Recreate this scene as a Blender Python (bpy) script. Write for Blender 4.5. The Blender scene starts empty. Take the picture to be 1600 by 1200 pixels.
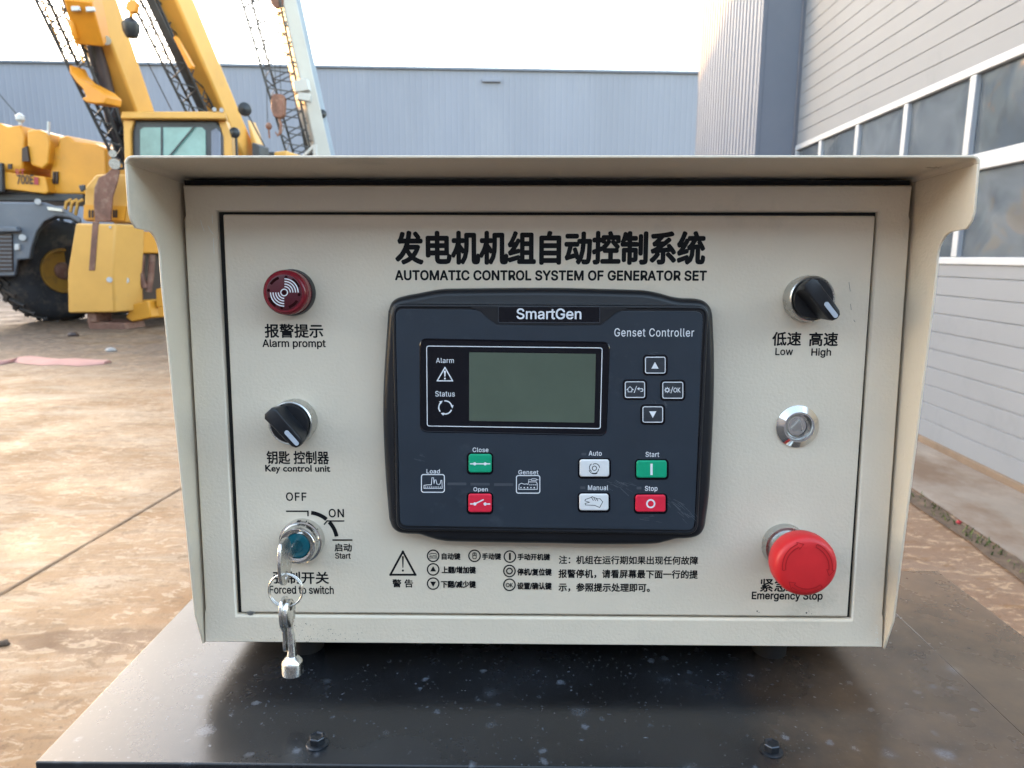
import bpy, math, random
import numpy as np
from mathutils import Vector, Matrix
from math import sin, cos, tan, pi, radians
random.seed(7)
S = bpy.context.scene
COL = S.collection

# ------------------------------------------------------------------ camera
FPX, CX, CY = 1100.0, 800.0, 600.0                # focal length and centre for a 1600 x 1200 picture
PITCH, YAW, ROLL = 0.18005719, -0.01211708, 0.00133155
CAM = Vector((-0.01538198, -0.44565151, 1.25))
BOX_Z = 1.25 - 0.26408613                         # bottom edge of the control box front
TILT = 0.05464199                                 # the console leans back about three degrees
_fw = Vector((sin(YAW) * cos(PITCH), cos(YAW) * cos(PITCH), -sin(PITCH)))
_rt0 = Vector((cos(YAW), -sin(YAW), 0)); _up0 = _rt0.cross(_fw)
_rt = cos(ROLL) * _rt0 + sin(ROLL) * _up0; _up = -sin(ROLL) * _rt0 + cos(ROLL) * _up0
cam = bpy.data.cameras.new('camera'); cam_ob = bpy.data.objects.new('camera', cam); COL.objects.link(cam_ob)
cam_ob.matrix_world = Matrix(((_rt.x, _up.x, -_fw.x, CAM.x), (_rt.y, _up.y, -_fw.y, CAM.y), (_rt.z, _up.z, -_fw.z, CAM.z), (0, 0, 0, 1)))
cam.sensor_fit = 'HORIZONTAL'; cam.sensor_width = 36.0; cam.lens = 36.0 * FPX / 1600.0
cam.clip_start = 0.02; cam.clip_end = 600.0
cam.dof.use_dof = True; cam.dof.focus_distance = 0.455; cam.dof.aperture_fstop = 18.0
S.camera = cam_ob

# ------------------------------------------------------------------ light
SUN_EL, SUN_AZ = radians(10.5), radians(-57.0)
w = bpy.data.worlds.new('World'); S.world = w; w.use_nodes = True
nt = w.node_tree; nt.nodes.clear()
sky = nt.nodes.new('ShaderNodeTexSky'); sky.sky_type = 'NISHITA'; sky.sun_disc = False
sky.sun_elevation = SUN_EL; sky.sun_rotation = SUN_AZ; sky.altitude = 60
sky.air_density = 0.8; sky.dust_density = 1.7; sky.ozone_density = 0.4
tint = nt.nodes.new('ShaderNodeMix'); tint.data_type = 'RGBA'; tint.blend_type = 'MULTIPLY'
tint.inputs[0].default_value = 1.0; tint.inputs[7].default_value = (1.0, 0.885, 0.75, 1)
bg = nt.nodes.new('ShaderNodeBackground'); bg.inputs[1].default_value = 0.15
out = nt.nodes.new('ShaderNodeOutputWorld')
nt.links.new(sky.outputs[0], tint.inputs[6]); nt.links.new(tint.outputs[2], bg.inputs[0]); nt.links.new(bg.outputs[0], out.inputs[0])
sl = bpy.data.lights.new('sun', 'SUN'); sl.energy = 2.0; sl.angle = radians(0.5); sl.color = (1.0, 0.50, 0.16)
so = bpy.data.objects.new('sun', sl); COL.objects.link(so)
_sd = Vector((sin(SUN_AZ) * cos(SUN_EL), cos(SUN_AZ) * cos(SUN_EL), sin(SUN_EL)))
so.rotation_euler = (-_sd).to_track_quat('-Z', 'Y').to_euler(); so.location = (-20, 20, 30)
S.view_settings.view_transform = 'Standard'; S.view_settings.look = 'None'
S.view_settings.exposure = 4.0; S.view_settings.gamma = 1.0
S.render.engine = 'CYCLES'; S.cycles.use_denoising = True
S.cycles.max_bounces = 8

# ------------------------------------------------------------------ measuring helpers
def ray(px, py): return _fw + _rt * ((px - CX) / FPX) - _up * ((py - CY) / FPX)
def at(px, py, Y):                                # world point at depth Y
    d = ray(px, py); return CAM + d * ((Y - CAM.y) / d.y)
def atz(px, py, z=0.0):
    d = ray(px, py); return CAM + d * ((z - CAM.z) / d.z)
BOXM = Matrix.Translation((0, 0, BOX_Z)) @ Matrix.Rotation(-TILT, 4, 'X')
_Bi = BOXM.inverted(); _Bo = _Bi @ CAM; _Br = _Bi.to_3x3()
def D(px, py, y=0.0):                             # point on a plane of the control box, box coordinates
    d = _Br @ ray(px, py); return _Bo + d * ((y - _Bo.y) / d.y)

# ------------------------------------------------------------------ materials
MATS = {}
def lin(c):
    return tuple(((v / 255 + 0.055) / 1.055) ** 2.4 if v > 10 else v / 255 / 12.92 for v in c)
def mat(name, col, rough=0.5, metal=0.0, var=0.08, vs=6.0, bump=0.0, bs=300.0, spec=0.5, coat=0.0, dirt=None, ds=4.0, dlo=0.55, dhi=0.75,
        rv=0.0, stretch=(1, 1, 1), trans=0.0, ior=1.45, bdist=0.001):
    m = bpy.data.materials.new(name); m.use_nodes = True; t = m.node_tree; L = t.links.new
    b = t.nodes['Principled BSDF']
    b.inputs['Roughness'].default_value = rough; b.inputs['Metallic'].default_value = metal
    b.inputs['Specular IOR Level'].default_value = spec; b.inputs['IOR'].default_value = ior
    b.inputs['Coat Weight'].default_value = coat; b.inputs['Coat Roughness'].default_value = 0.08
    b.inputs['Transmission Weight'].default_value = trans
    tc = t.nodes.new('ShaderNodeTexCoord'); mp = t.nodes.new('ShaderNodeMapping'); mp.inputs['Scale'].default_value = stretch
    L(tc.outputs['Object'], mp.inputs['Vector'])
    n = t.nodes.new('ShaderNodeTexNoise'); n.inputs['Scale'].default_value = vs; n.inputs['Detail'].default_value = 6; n.inputs['Roughness'].default_value = 0.6
    L(mp.outputs[0], n.inputs['Vector'])
    r = t.nodes.new('ShaderNodeValToRGB'); e = r.color_ramp.elements
    e[0].position = 0.3; e[1].position = 0.7
    e[0].color = tuple(c * (1 - var) for c in col) + (1,); e[1].color = tuple(min(1, c * (1 + var)) for c in col) + (1,)
    L(n.outputs['Fac'], r.inputs[0]); last = r.outputs[0]
    if dirt:
        n2 = t.nodes.new('ShaderNodeTexNoise'); n2.inputs['Scale'].default_value = ds; n2.inputs['Detail'].default_value = 9; n2.inputs['Roughness'].default_value = 0.68
        L(mp.outputs[0], n2.inputs['Vector'])
        r2 = t.nodes.new('ShaderNodeMapRange'); r2.inputs[1].default_value = dlo; r2.inputs[2].default_value = dhi
        L(n2.outputs['Fac'], r2.inputs[0])
        mx = t.nodes.new('ShaderNodeMix'); mx.data_type = 'RGBA'; mx.inputs[7].default_value = tuple(dirt) + (1,)
        L(r2.outputs[0], mx.inputs[0]); L(last, mx.inputs[6]); last = mx.outputs[2]
    L(last, b.inputs['Base Color'])
    if rv:
        r3 = t.nodes.new('ShaderNodeMapRange'); r3.inputs[3].default_value = max(0.02, rough - rv); r3.inputs[4].default_value = min(1, rough + rv)
        r3.inputs[1].default_value = 0.3; r3.inputs[2].default_value = 0.7
        L(n.outputs['Fac'], r3.inputs[0]); L(r3.outputs[0], b.inputs['Roughness'])
    if bump:
        n3 = t.nodes.new('ShaderNodeTexNoise'); n3.inputs['Scale'].default_value = bs; n3.inputs['Detail'].default_value = 2
        L(mp.outputs[0], n3.inputs['Vector'])
        bp = t.nodes.new('ShaderNodeBump'); bp.inputs['Strength'].default_value = bump; bp.inputs['Distance'].default_value = bdist
        L(n3.outputs['Fac'], bp.inputs['Height']); L(bp.outputs[0], b.inputs['Normal'])
    MATS[name] = m
    return m

CREAM = (0.715, 0.625, 0.495)
mat('cream_paint', CREAM, 0.33, var=0.035, vs=14, bump=0.5, bs=480, bdist=0.0006, dirt=(0.40, 0.37, 0.29), ds=9, dlo=0.60, dhi=0.9, rv=0.06)
mat('letter_black', (0.009, 0.009, 0.010), 0.6, var=0.2, vs=200, spec=0.15)
mat('gap_black', (0.006, 0.006, 0.006), 0.7)
mat('case_black', (0.011, 0.012, 0.015), 0.33, var=0.15, vs=60, bump=0.12, bs=2500, bdist=0.0002)
mat('plate_slate', (0.022, 0.031, 0.044), 0.42, var=0.08, vs=40, dirt=(0.075, 0.09, 0.11), ds=30, dlo=0.60, dhi=0.95, bump=0.06, bs=3500, bdist=0.0002)
mat('screen_black', (0.003, 0.0035, 0.007), 0.12, spec=0.35)
mat('lcd', (0.085, 0.108, 0.080), 0.30, var=0.10, vs=22, spec=0.4)
mat('print_white', (0.74, 0.76, 0.79), 0.5, var=0.05, vs=300)
mat('led_grey', (0.06, 0.07, 0.085), 0.35)
mat('key_grey', (0.028, 0.033, 0.042), 0.5, var=0.2, vs=300)
mat('key_green', (0.0, 0.33, 0.17), 0.45, var=0.06, vs=200)
mat('key_red', (0.72, 0.018, 0.05), 0.45, var=0.06, vs=200)
mat('key_white', (0.72, 0.72, 0.72), 0.5, var=0.05, vs=200)
mat('chrome', (0.66, 0.65, 0.63), 0.14, metal=1.0, var=0.05, vs=80, rv=0.05)
mat('satin_metal', (0.56, 0.555, 0.53), 0.30, metal=1.0, var=0.08, vs=120, rv=0.08)
mat('key_steel', (0.74, 0.72, 0.68), 0.24, metal=1.0, var=0.14, vs=160, rv=0.1, bump=0.25, bs=900, bdist=0.0004)
mat('knob_black', (0.010, 0.011, 0.014), 0.38, var=0.2, vs=120, bump=0.08, bs=1500, bdist=0.0003)
mat('marker_grey', (0.42, 0.46, 0.52), 0.4)
mat('stop_red', (0.60, 0.020, 0.024), 0.42, var=0.06, vs=60, bump=0.08, bs=1200, bdist=0.0003)
mat('stop_red_groove', (0.36, 0.008, 0.010), 0.5)
mat('lens_red', (0.17, 0.006, 0.014), 0.25, var=0.15, vs=60, coat=0.1)
mat('lens_red_face', (0.085, 0.010, 0.018), 0.30, var=0.15, vs=60)
mat('slot_red', (0.02, 0.001, 0.002), 0.5, spec=0.1)
mat('core_teal', (0.0, 0.085, 0.115), 0.3, var=0.2, vs=200, coat=0.4)
mat('bolt_steel', (0.05, 0.055, 0.065), 0.28, metal=0.8, var=0.3, vs=300)
mat('rubber', (0.014, 0.014, 0.015), 0.6, var=0.2, vs=60)

def table_mat(name, base, dustcol, amt):
    m = bpy.data.materials.new(name); m.use_nodes = True; t = m.node_tree; L = t.links.new; b = t.nodes['Principled BSDF']
    tc = t.nodes.new('ShaderNodeTexCoord')
    def noise(sc, det=8, ro=0.65):
        n = t.nodes.new('ShaderNodeTexNoise'); n.inputs['Scale'].default_value = sc; n.inputs['Detail'].default_value = det; n.inputs['Roughness'].default_value = ro
        L(tc.outputs['Object'], n.inputs['Vector']); return n.outputs['Fac']
    def rng(v, a, b_, c=0.0, d=1.0):
        r = t.nodes.new('ShaderNodeMapRange'); r.inputs[1].default_value = a; r.inputs[2].default_value = b_; r.inputs[3].default_value = c; r.inputs[4].default_value = d
        L(v, r.inputs[0]); return r.outputs[0]
    def math_(op, a, b_):
        q = t.nodes.new('ShaderNodeMath'); q.operation = op
        for i, v in enumerate((a, b_)):
            if isinstance(v, (int, float)): q.inputs[i].default_value = v
            else: L(v, q.inputs[i])
        return q.outputs[0]
    # dried water spots: distorted voronoi cells, only some of them
    n0 = t.nodes.new('ShaderNodeTexNoise'); n0.inputs['Scale'].default_value = 90; n0.inputs['Detail'].default_value = 4
    L(tc.outputs['Object'], n0.inputs['Vector'])
    mv = t.nodes.new('ShaderNodeMix'); mv.data_type = 'RGBA'; mv.blend_type = 'LINEAR_LIGHT'; mv.inputs[0].default_value = 0.004
    L(tc.outputs['Object'], mv.inputs[6]); L(n0.outputs['Color'], mv.inputs[7])
    spots = None
    for sc, hi, keep in ((34, 0.30, 0.62), (75, 0.30, 0.6), (210, 0.32, 0.72)):
        v = t.nodes.new('ShaderNodeTexVoronoi'); v.inputs['Scale'].default_value = sc; L(mv.outputs[2], v.inputs['Vector'])
        d = rng(v.outputs['Distance'], hi * 0.35, hi, 1, 0)
        sp = t.nodes.new('ShaderNodeSeparateColor'); L(v.outputs['Color'], sp.inputs[0])
        k = rng(sp.outputs[0], keep, keep + 0.3)
        q = math_('MULTIPLY', d, k); spots = q if spots is None else math_('MAXIMUM', spots, q)
    grain = rng(noise(900, 3, 0.7), 0.46, 0.66)
    spots = math_('MULTIPLY', math_('MULTIPLY', spots, spots), rng(grain, 0, 1, 0.35, 1.0))
    film = rng(noise(7, 6), 0.35, 0.75)
    vd = t.nodes.new('ShaderNodeTexVoronoi'); vd.inputs['Scale'].default_value = 430; L(tc.outputs['Object'], vd.inputs['Vector'])
    sq = t.nodes.new('ShaderNodeSeparateColor'); L(vd.outputs['Color'], sq.inputs[0])
    speck = math_('MULTIPLY', math_('MULTIPLY', rng(vd.outputs['Distance'], 0.10, 0.30, 1, 0), rng(sq.outputs[1], 0.66, 1.0)), rng(noise(11, 5), 0.42, 0.62, 0.15, 1.0))
    dust = math_('ADD', math_('MULTIPLY', spots, 0.34), math_('ADD', math_('MULTIPLY', film, 0.032), math_('MULTIPLY', math_('MULTIPLY', speck, sq.outputs[2]), 0.42)))
    dust = math_('MULTIPLY', dust, amt)
    mx = t.nodes.new('ShaderNodeMix'); mx.data_type = 'RGBA'; mx.inputs[6].default_value = base + (1,); mx.inputs[7].default_value = dustcol + (1,)
    L(dust, mx.inputs[0])
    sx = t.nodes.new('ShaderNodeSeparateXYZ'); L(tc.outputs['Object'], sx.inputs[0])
    brown_sheen = math_('MULTIPLY', rng(math_('ADD', sx.outputs[0], math_('MULTIPLY', noise(6, 5), 0.16)), 0.225, 0.285), rng(noise(40, 6), 0.3, 0.7, 0.16, 0.36))
    m2 = t.nodes.new('ShaderNodeMix'); m2.data_type = 'RGBA'; m2.inputs[7].default_value = (0.27, 0.16, 0.085, 1)  # painted warm reflection: brown sheen over the right of the top
    L(brown_sheen, m2.inputs[0]); L(mx.outputs[2], m2.inputs[6]); L(m2.outputs[2], b.inputs['Base Color'])
    L(rng(math_('ADD', spots, film), 0, 1.2, 0.20, 0.38), b.inputs['Roughness'])
    b.inputs['Specular IOR Level'].default_value = 0.5; b.inputs['IOR'].default_value = 1.55
    bp = t.nodes.new('ShaderNodeBump'); bp.inputs['Strength'].default_value = 0.12; bp.inputs['Distance'].default_value = 0.0004
    L(noise(260, 3), bp.inputs['Height']); L(bp.outputs[0], b.inputs['Normal'])
    MATS[name] = m
table_mat('canopy_black', (0.006, 0.0065, 0.008), (0.35, 0.42, 0.53), 1.0)  # dust tinted blue to carry some of the sky's reflection
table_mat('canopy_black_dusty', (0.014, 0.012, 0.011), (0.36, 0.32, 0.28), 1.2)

YEL = (0.54, 0.235, 0.018)
mat('crane_yellow', YEL, 0.42, var=0.12, vs=1.2, dirt=(0.36, 0.17, 0.04), ds=2.2, dlo=0.58, dhi=0.85)
mat('crane_pale_yellow', (0.54, 0.285, 0.062), 0.45, var=0.10, vs=1.0, dirt=(0.42, 0.23, 0.07), ds=2.5, dlo=0.6, dhi=0.85)
mat('crane_orange', (0.55, 0.21, 0.015), 0.42, var=0.12, vs=2)
mat('hub_yellow', (0.30, 0.155, 0.025), 0.5, var=0.15, vs=3, dirt=(0.12, 0.07, 0.03), ds=4, dlo=0.5, dhi=0.7)
mat('dark_steel', (0.035, 0.037, 0.042), 0.5, var=0.25, vs=3)
mat('cylinder_steel', (0.075, 0.07, 0.085), 0.35, var=0.15, vs=2, metal=0.3)
mat('carrier_grey', (0.095, 0.105, 0.125), 0.5, var=0.15, vs=2, dirt=(0.15, 0.13, 0.11), ds=2, dlo=0.58, dhi=0.85)
mat('tyre', (0.022, 0.022, 0.025), 0.8, var=0.3, vs=4, dirt=(0.13, 0.095, 0.07), ds=3, dlo=0.5, dhi=0.75)
mat('rust', (0.14, 0.065, 0.045), 0.7, var=0.3, vs=6, dirt=(0.27, 0.17, 0.12), ds=7, dlo=0.5, dhi=0.75, bump=0.4, bs=20, bdist=0.01)
mat('boom_white', (0.34, 0.335, 0.325), 0.45, var=0.08, vs=1)
mat('boom_blue_lit', (0.22, 0.265, 0.33), 0.45, var=0.08, vs=1)
mat('lamp_glass', (0.42, 0.42, 0.42), 0.2, var=0.03)
mat('decal_dark', (0.03, 0.015, 0.012), 0.5)
mat('decal_red', (0.25, 0.02, 0.03), 0.5)
mat('hall_white', (0.150, 0.172, 0.205), 0.6, spec=0.15, var=0.03, vs=1.5, dirt=(0.115, 0.134, 0.165), ds=2.0, dlo=0.58, dhi=0.9)
mat('frame_white', (0.30, 0.335, 0.385), 0.5, spec=0.25, var=0.03, vs=3)
mat('hall_grey', (0.145, 0.165, 0.21), 0.55, spec=0.2, var=0.05, vs=1, dirt=(0.165, 0.18, 0.22), ds=1.5, dlo=0.5, dhi=0.8)
mat('hall_trim', (0.10, 0.11, 0.14), 0.45)
mat('hall_blue', (0.155, 0.167, 0.215), 0.5, var=0.07, vs=0.25, dirt=(0.19, 0.20, 0.245), ds=0.35, dlo=0.52, dhi=0.8, stretch=(1, 1, 0.25))
mat('cab_glass', (0.12, 0.235, 0.225), 0.10, var=0.35, vs=1.2, spec=0.6)
mat('pink', (0.40, 0.20, 0.165), 0.7, var=0.15, vs=3)
mat('grass_green', (0.05, 0.075, 0.022), 0.7, var=0.4, vs=20)
mat('litter_red', (0.32, 0.02, 0.03), 0.5)
mat('litter_white', (0.30, 0.28, 0.26), 0.5)

def pane_mat():                                    # old plastic door panes: dark behind, wavy and glossy
    m = bpy.data.materials.new('pane_plastic'); m.use_nodes = True; t = m.node_tree; L = t.links.new; b = t.nodes['Principled BSDF']
    tc = t.nodes.new('ShaderNodeTexCoord'); n = t.nodes.new('ShaderNodeTexNoise'); n.inputs['Scale'].default_value = 2.4; n.inputs['Detail'].default_value = 2.5
    n.inputs['Distortion'].default_value = 1.2
    L(tc.outputs['Object'], n.inputs['Vector'])
    r = t.nodes.new('ShaderNodeValToRGB'); e = r.color_ramp.elements
    e[0].position = 0.35; e[0].color = (0.045, 0.060, 0.080, 1); e[1].position = 0.68; e[1].color = (0.085, 0.105, 0.13, 1)  # cloudy tones in the colour stand for wavy reflections
    L(n.outputs['Fac'], r.inputs[0]); L(r.outputs[0], b.inputs['Base Color'])
    b.inputs['Roughness'].default_value = 0.03; b.inputs['Specular IOR Level'].default_value = 0.9
    bp = t.nodes.new('ShaderNodeBump'); bp.inputs['Strength'].default_value = 0.3; bp.inputs['Distance'].default_value = 0.022
    L(n.outputs['Fac'], bp.inputs['Height']); L(bp.outputs[0], b.inputs['Normal'])
    MATS['pane_plastic'] = m
pane_mat()

def ground_mat():
    m = bpy.data.materials.new('yard_concrete'); m.use_nodes = True; t = m.node_tree; L = t.links.new; b = t.nodes['Principled BSDF']
    tc = t.nodes.new('ShaderNodeTexCoord')
    def noise(sc, det=8, ro=0.6, st=(1, 1, 1), dist=0.0):
        mp = t.nodes.new('ShaderNodeMapping'); mp.inputs['Scale'].default_value = st; L(tc.outputs['Object'], mp.inputs['Vector'])
        n = t.nodes.new('ShaderNodeTexNoise'); n.inputs['Scale'].default_value = sc; n.inputs['Detail'].default_value = det; n.inputs['Roughness'].default_value = ro
        n.inputs['Distortion'].default_value = dist
        L(mp.outputs[0], n.inputs['Vector']); return n.outputs['Fac']
    def rng(v, a, b_, c=0.0, d=1.0):
        r = t.nodes.new('ShaderNodeMapRange'); r.inputs[1].default_value = a; r.inputs[2].default_value = b_; r.inputs[3].default_value = c; r.inputs[4].default_value = d
        L(v, r.inputs[0]); return r.outputs[0]
    def mixc(fac, a, col):
        mx = t.nodes.new('ShaderNodeMix'); mx.data_type = 'RGBA'
        if isinstance(fac, float): mx.inputs[0].default_value = fac
        else: L(fac, mx.inputs[0])
        if isinstance(a, tuple): mx.inputs[6].default_value = a + (1,)
        else: L(a, mx.inputs[6])
        mx.inputs[7].default_value = col + (1,); return mx.outputs[2]
    def math_(op, a, b_):
        q = t.nodes.new('ShaderNodeMath'); q.operation = op
        for i, v in enumerate((a, b_)):
            if isinstance(v, (int, float)): q.inputs[i].default_value = v
            else: L(v, q.inputs[i])
        return q.outputs[0]
    c = mixc(rng(noise(1.3, 10, 0.62, (0.55, 1.6, 1), 1.0), 0.38, 0.62), (0.33, 0.225, 0.135), (0.27, 0.155, 0.07))
    c = mixc(rng(noise(2.2, 10, 0.66, (0.5, 1.8, 1), 0.8), 0.50, 0.64), c, (0.36, 0.29, 0.22))
    c = mixc(rng(noise(0.8, 9, 0.6, (0.3, 1.5, 1), 0.6), 0.56, 0.68), c, (0.20, 0.115, 0.055))
    c = mixc(rng(noise(5.0, 8, 0.7, (0.4, 2.0, 1), 1.5), 0.57, 0.66), c, (0.27, 0.185, 0.11))
    # tyre tracks: thin streaks along the yard
    c = mixc(math_('MULTIPLY', rng(noise(3.0, 3, 0.5, (0.12, 6.0, 1)), 0.56, 0.62), 0.35), c, (0.24, 0.17, 0.11))
    # a muddy stain beside the generator and darker brown ground towards the cranes
    sx = t.nodes.new('ShaderNodeSeparateXYZ'); L(tc.outputs['Object'], sx.inputs[0])
    def blob(x, y, rx, ry):
        a = math_('DIVIDE', math_('SUBTRACT', sx.outputs[0], x), rx); b_ = math_('DIVIDE', math_('SUBTRACT', sx.outputs[1], y), ry)
        d = math_('ADD', math_('MULTIPLY', a, a), math_('MULTIPLY', b_, b_))
        d = math_('ADD', d, math_('MULTIPLY', math_('SUBTRACT', noise(5, 6, 0.6), 0.5), 2.0))
        return rng(d, 0.75, 1.15, 1.0, 0.0)
    p = atz(215, 1003)
    c = mixc(math_('MULTIPLY', blob(p.x, p.y, 0.44, 0.085), 0.85), c, (0.15, 0.085, 0.045))
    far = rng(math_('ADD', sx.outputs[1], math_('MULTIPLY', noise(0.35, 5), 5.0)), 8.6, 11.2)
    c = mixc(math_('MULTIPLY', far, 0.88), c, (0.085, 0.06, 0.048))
    right = rng(math_('ADD', sx.outputs[0], math_('MULTIPLY', noise(0.9, 5), 0.5)), 0.55, 1.1)
    near = rng(math_('ADD', sx.outputs[1], math_('MULTIPLY', noise(0.9, 5), 1.0)), 9.0, 7.0)
    c = mixc(math_('MULTIPLY', math_('MULTIPLY', right, near), 0.78), c, (0.185, 0.135, 0.11))
    c = mixc(math_('MULTIPLY', rng(noise(16, 8, 0.7, (0.6, 1.3, 1), 1.0), 0.54, 0.58), 0.8), c, (0.42, 0.33, 0.24))
    c = mixc(math_('MULTIPLY', rng(noise(11, 9, 0.72, (0.7, 1.2, 1), 0.6), 0.56, 0.61), 0.8), c, (0.19, 0.115, 0.06))
    c = mixc(math_('MULTIPLY', rng(noise(70, 4, 0.7), 0.58, 0.66), 0.7), c, (0.13, 0.085, 0.05))
    # hairline cracks
    vo = t.nodes.new('ShaderNodeTexVoronoi'); vo.feature = 'DISTANCE_TO_EDGE'; vo.inputs['Scale'].default_value = 4.5
    n0 = t.nodes.new('ShaderNodeTexNoise'); n0.inputs['Scale'].default_value = 3; n0.inputs['Detail'].default_value = 6; L(tc.outputs['Object'], n0.inputs['Vector'])
    mv = t.nodes.new('ShaderNodeMix'); mv.data_type = 'RGBA'; mv.blend_type = 'LINEAR_LIGHT'; mv.inputs[0].default_value = 0.25
    L(tc.outputs['Object'], mv.inputs[6]); L(n0.outputs['Color'], mv.inputs[7]); L(mv.outputs[2], vo.inputs['Vector'])
    crack = math_('MULTIPLY', rng(vo.outputs['Distance'], 0.0, 0.02, 1, 0), rng(noise(1.1, 3), 0.5, 0.6))
    c = mixc(math_('MULTIPLY', crack, 0.5), c, (0.16, 0.10, 0.06))
    mm = t.nodes.new('ShaderNodeMix'); mm.data_type = 'RGBA'; mm.blend_type = 'MULTIPLY'; mm.inputs[0].default_value = 1.0; mm.inputs[7].default_value = (0.80, 0.745, 0.675, 1)
    L(c, mm.inputs[6]); c = mm.outputs[2]
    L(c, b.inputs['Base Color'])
    L(rng(noise(1.7, 6), 0.35, 0.65, 0.38, 0.80), b.inputs['Roughness']); b.inputs['Specular IOR Level'].default_value = 0.35
    bp = t.nodes.new('ShaderNodeBump'); bp.inputs['Strength'].default_value = 0.5; bp.inputs['Distance'].default_value = 0.02
    L(noise(9, 9, 0.7), bp.inputs['Height']); L(bp.outputs[0], b.inputs['Normal'])
    MATS['yard_concrete'] = m
ground_mat()
mat('slab_pale', (0.20, 0.175, 0.15), 0.8, var=0.22, vs=2.2, dirt=(0.125, 0.085, 0.058), ds=1.5, dlo=0.45, dhi=0.62, bump=0.4, bs=14, bdist=0.01, stretch=(1, 0.6, 1))
mat('bounce_dark', (0.04, 0.04, 0.042), 0.85, var=0.25, vs=3, bump=0.5, bs=120, bdist=0.004)
mat('plinth_brown', (0.12, 0.092, 0.07), 0.85, var=0.2, vs=5)
mat('soil', (0.085, 0.06, 0.042), 0.9, var=0.4, vs=14, bump=0.6, bs=40, bdist=0.01)
mat('joint', (0.15, 0.105, 0.07), 0.9, var=0.4, vs=8)

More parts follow.
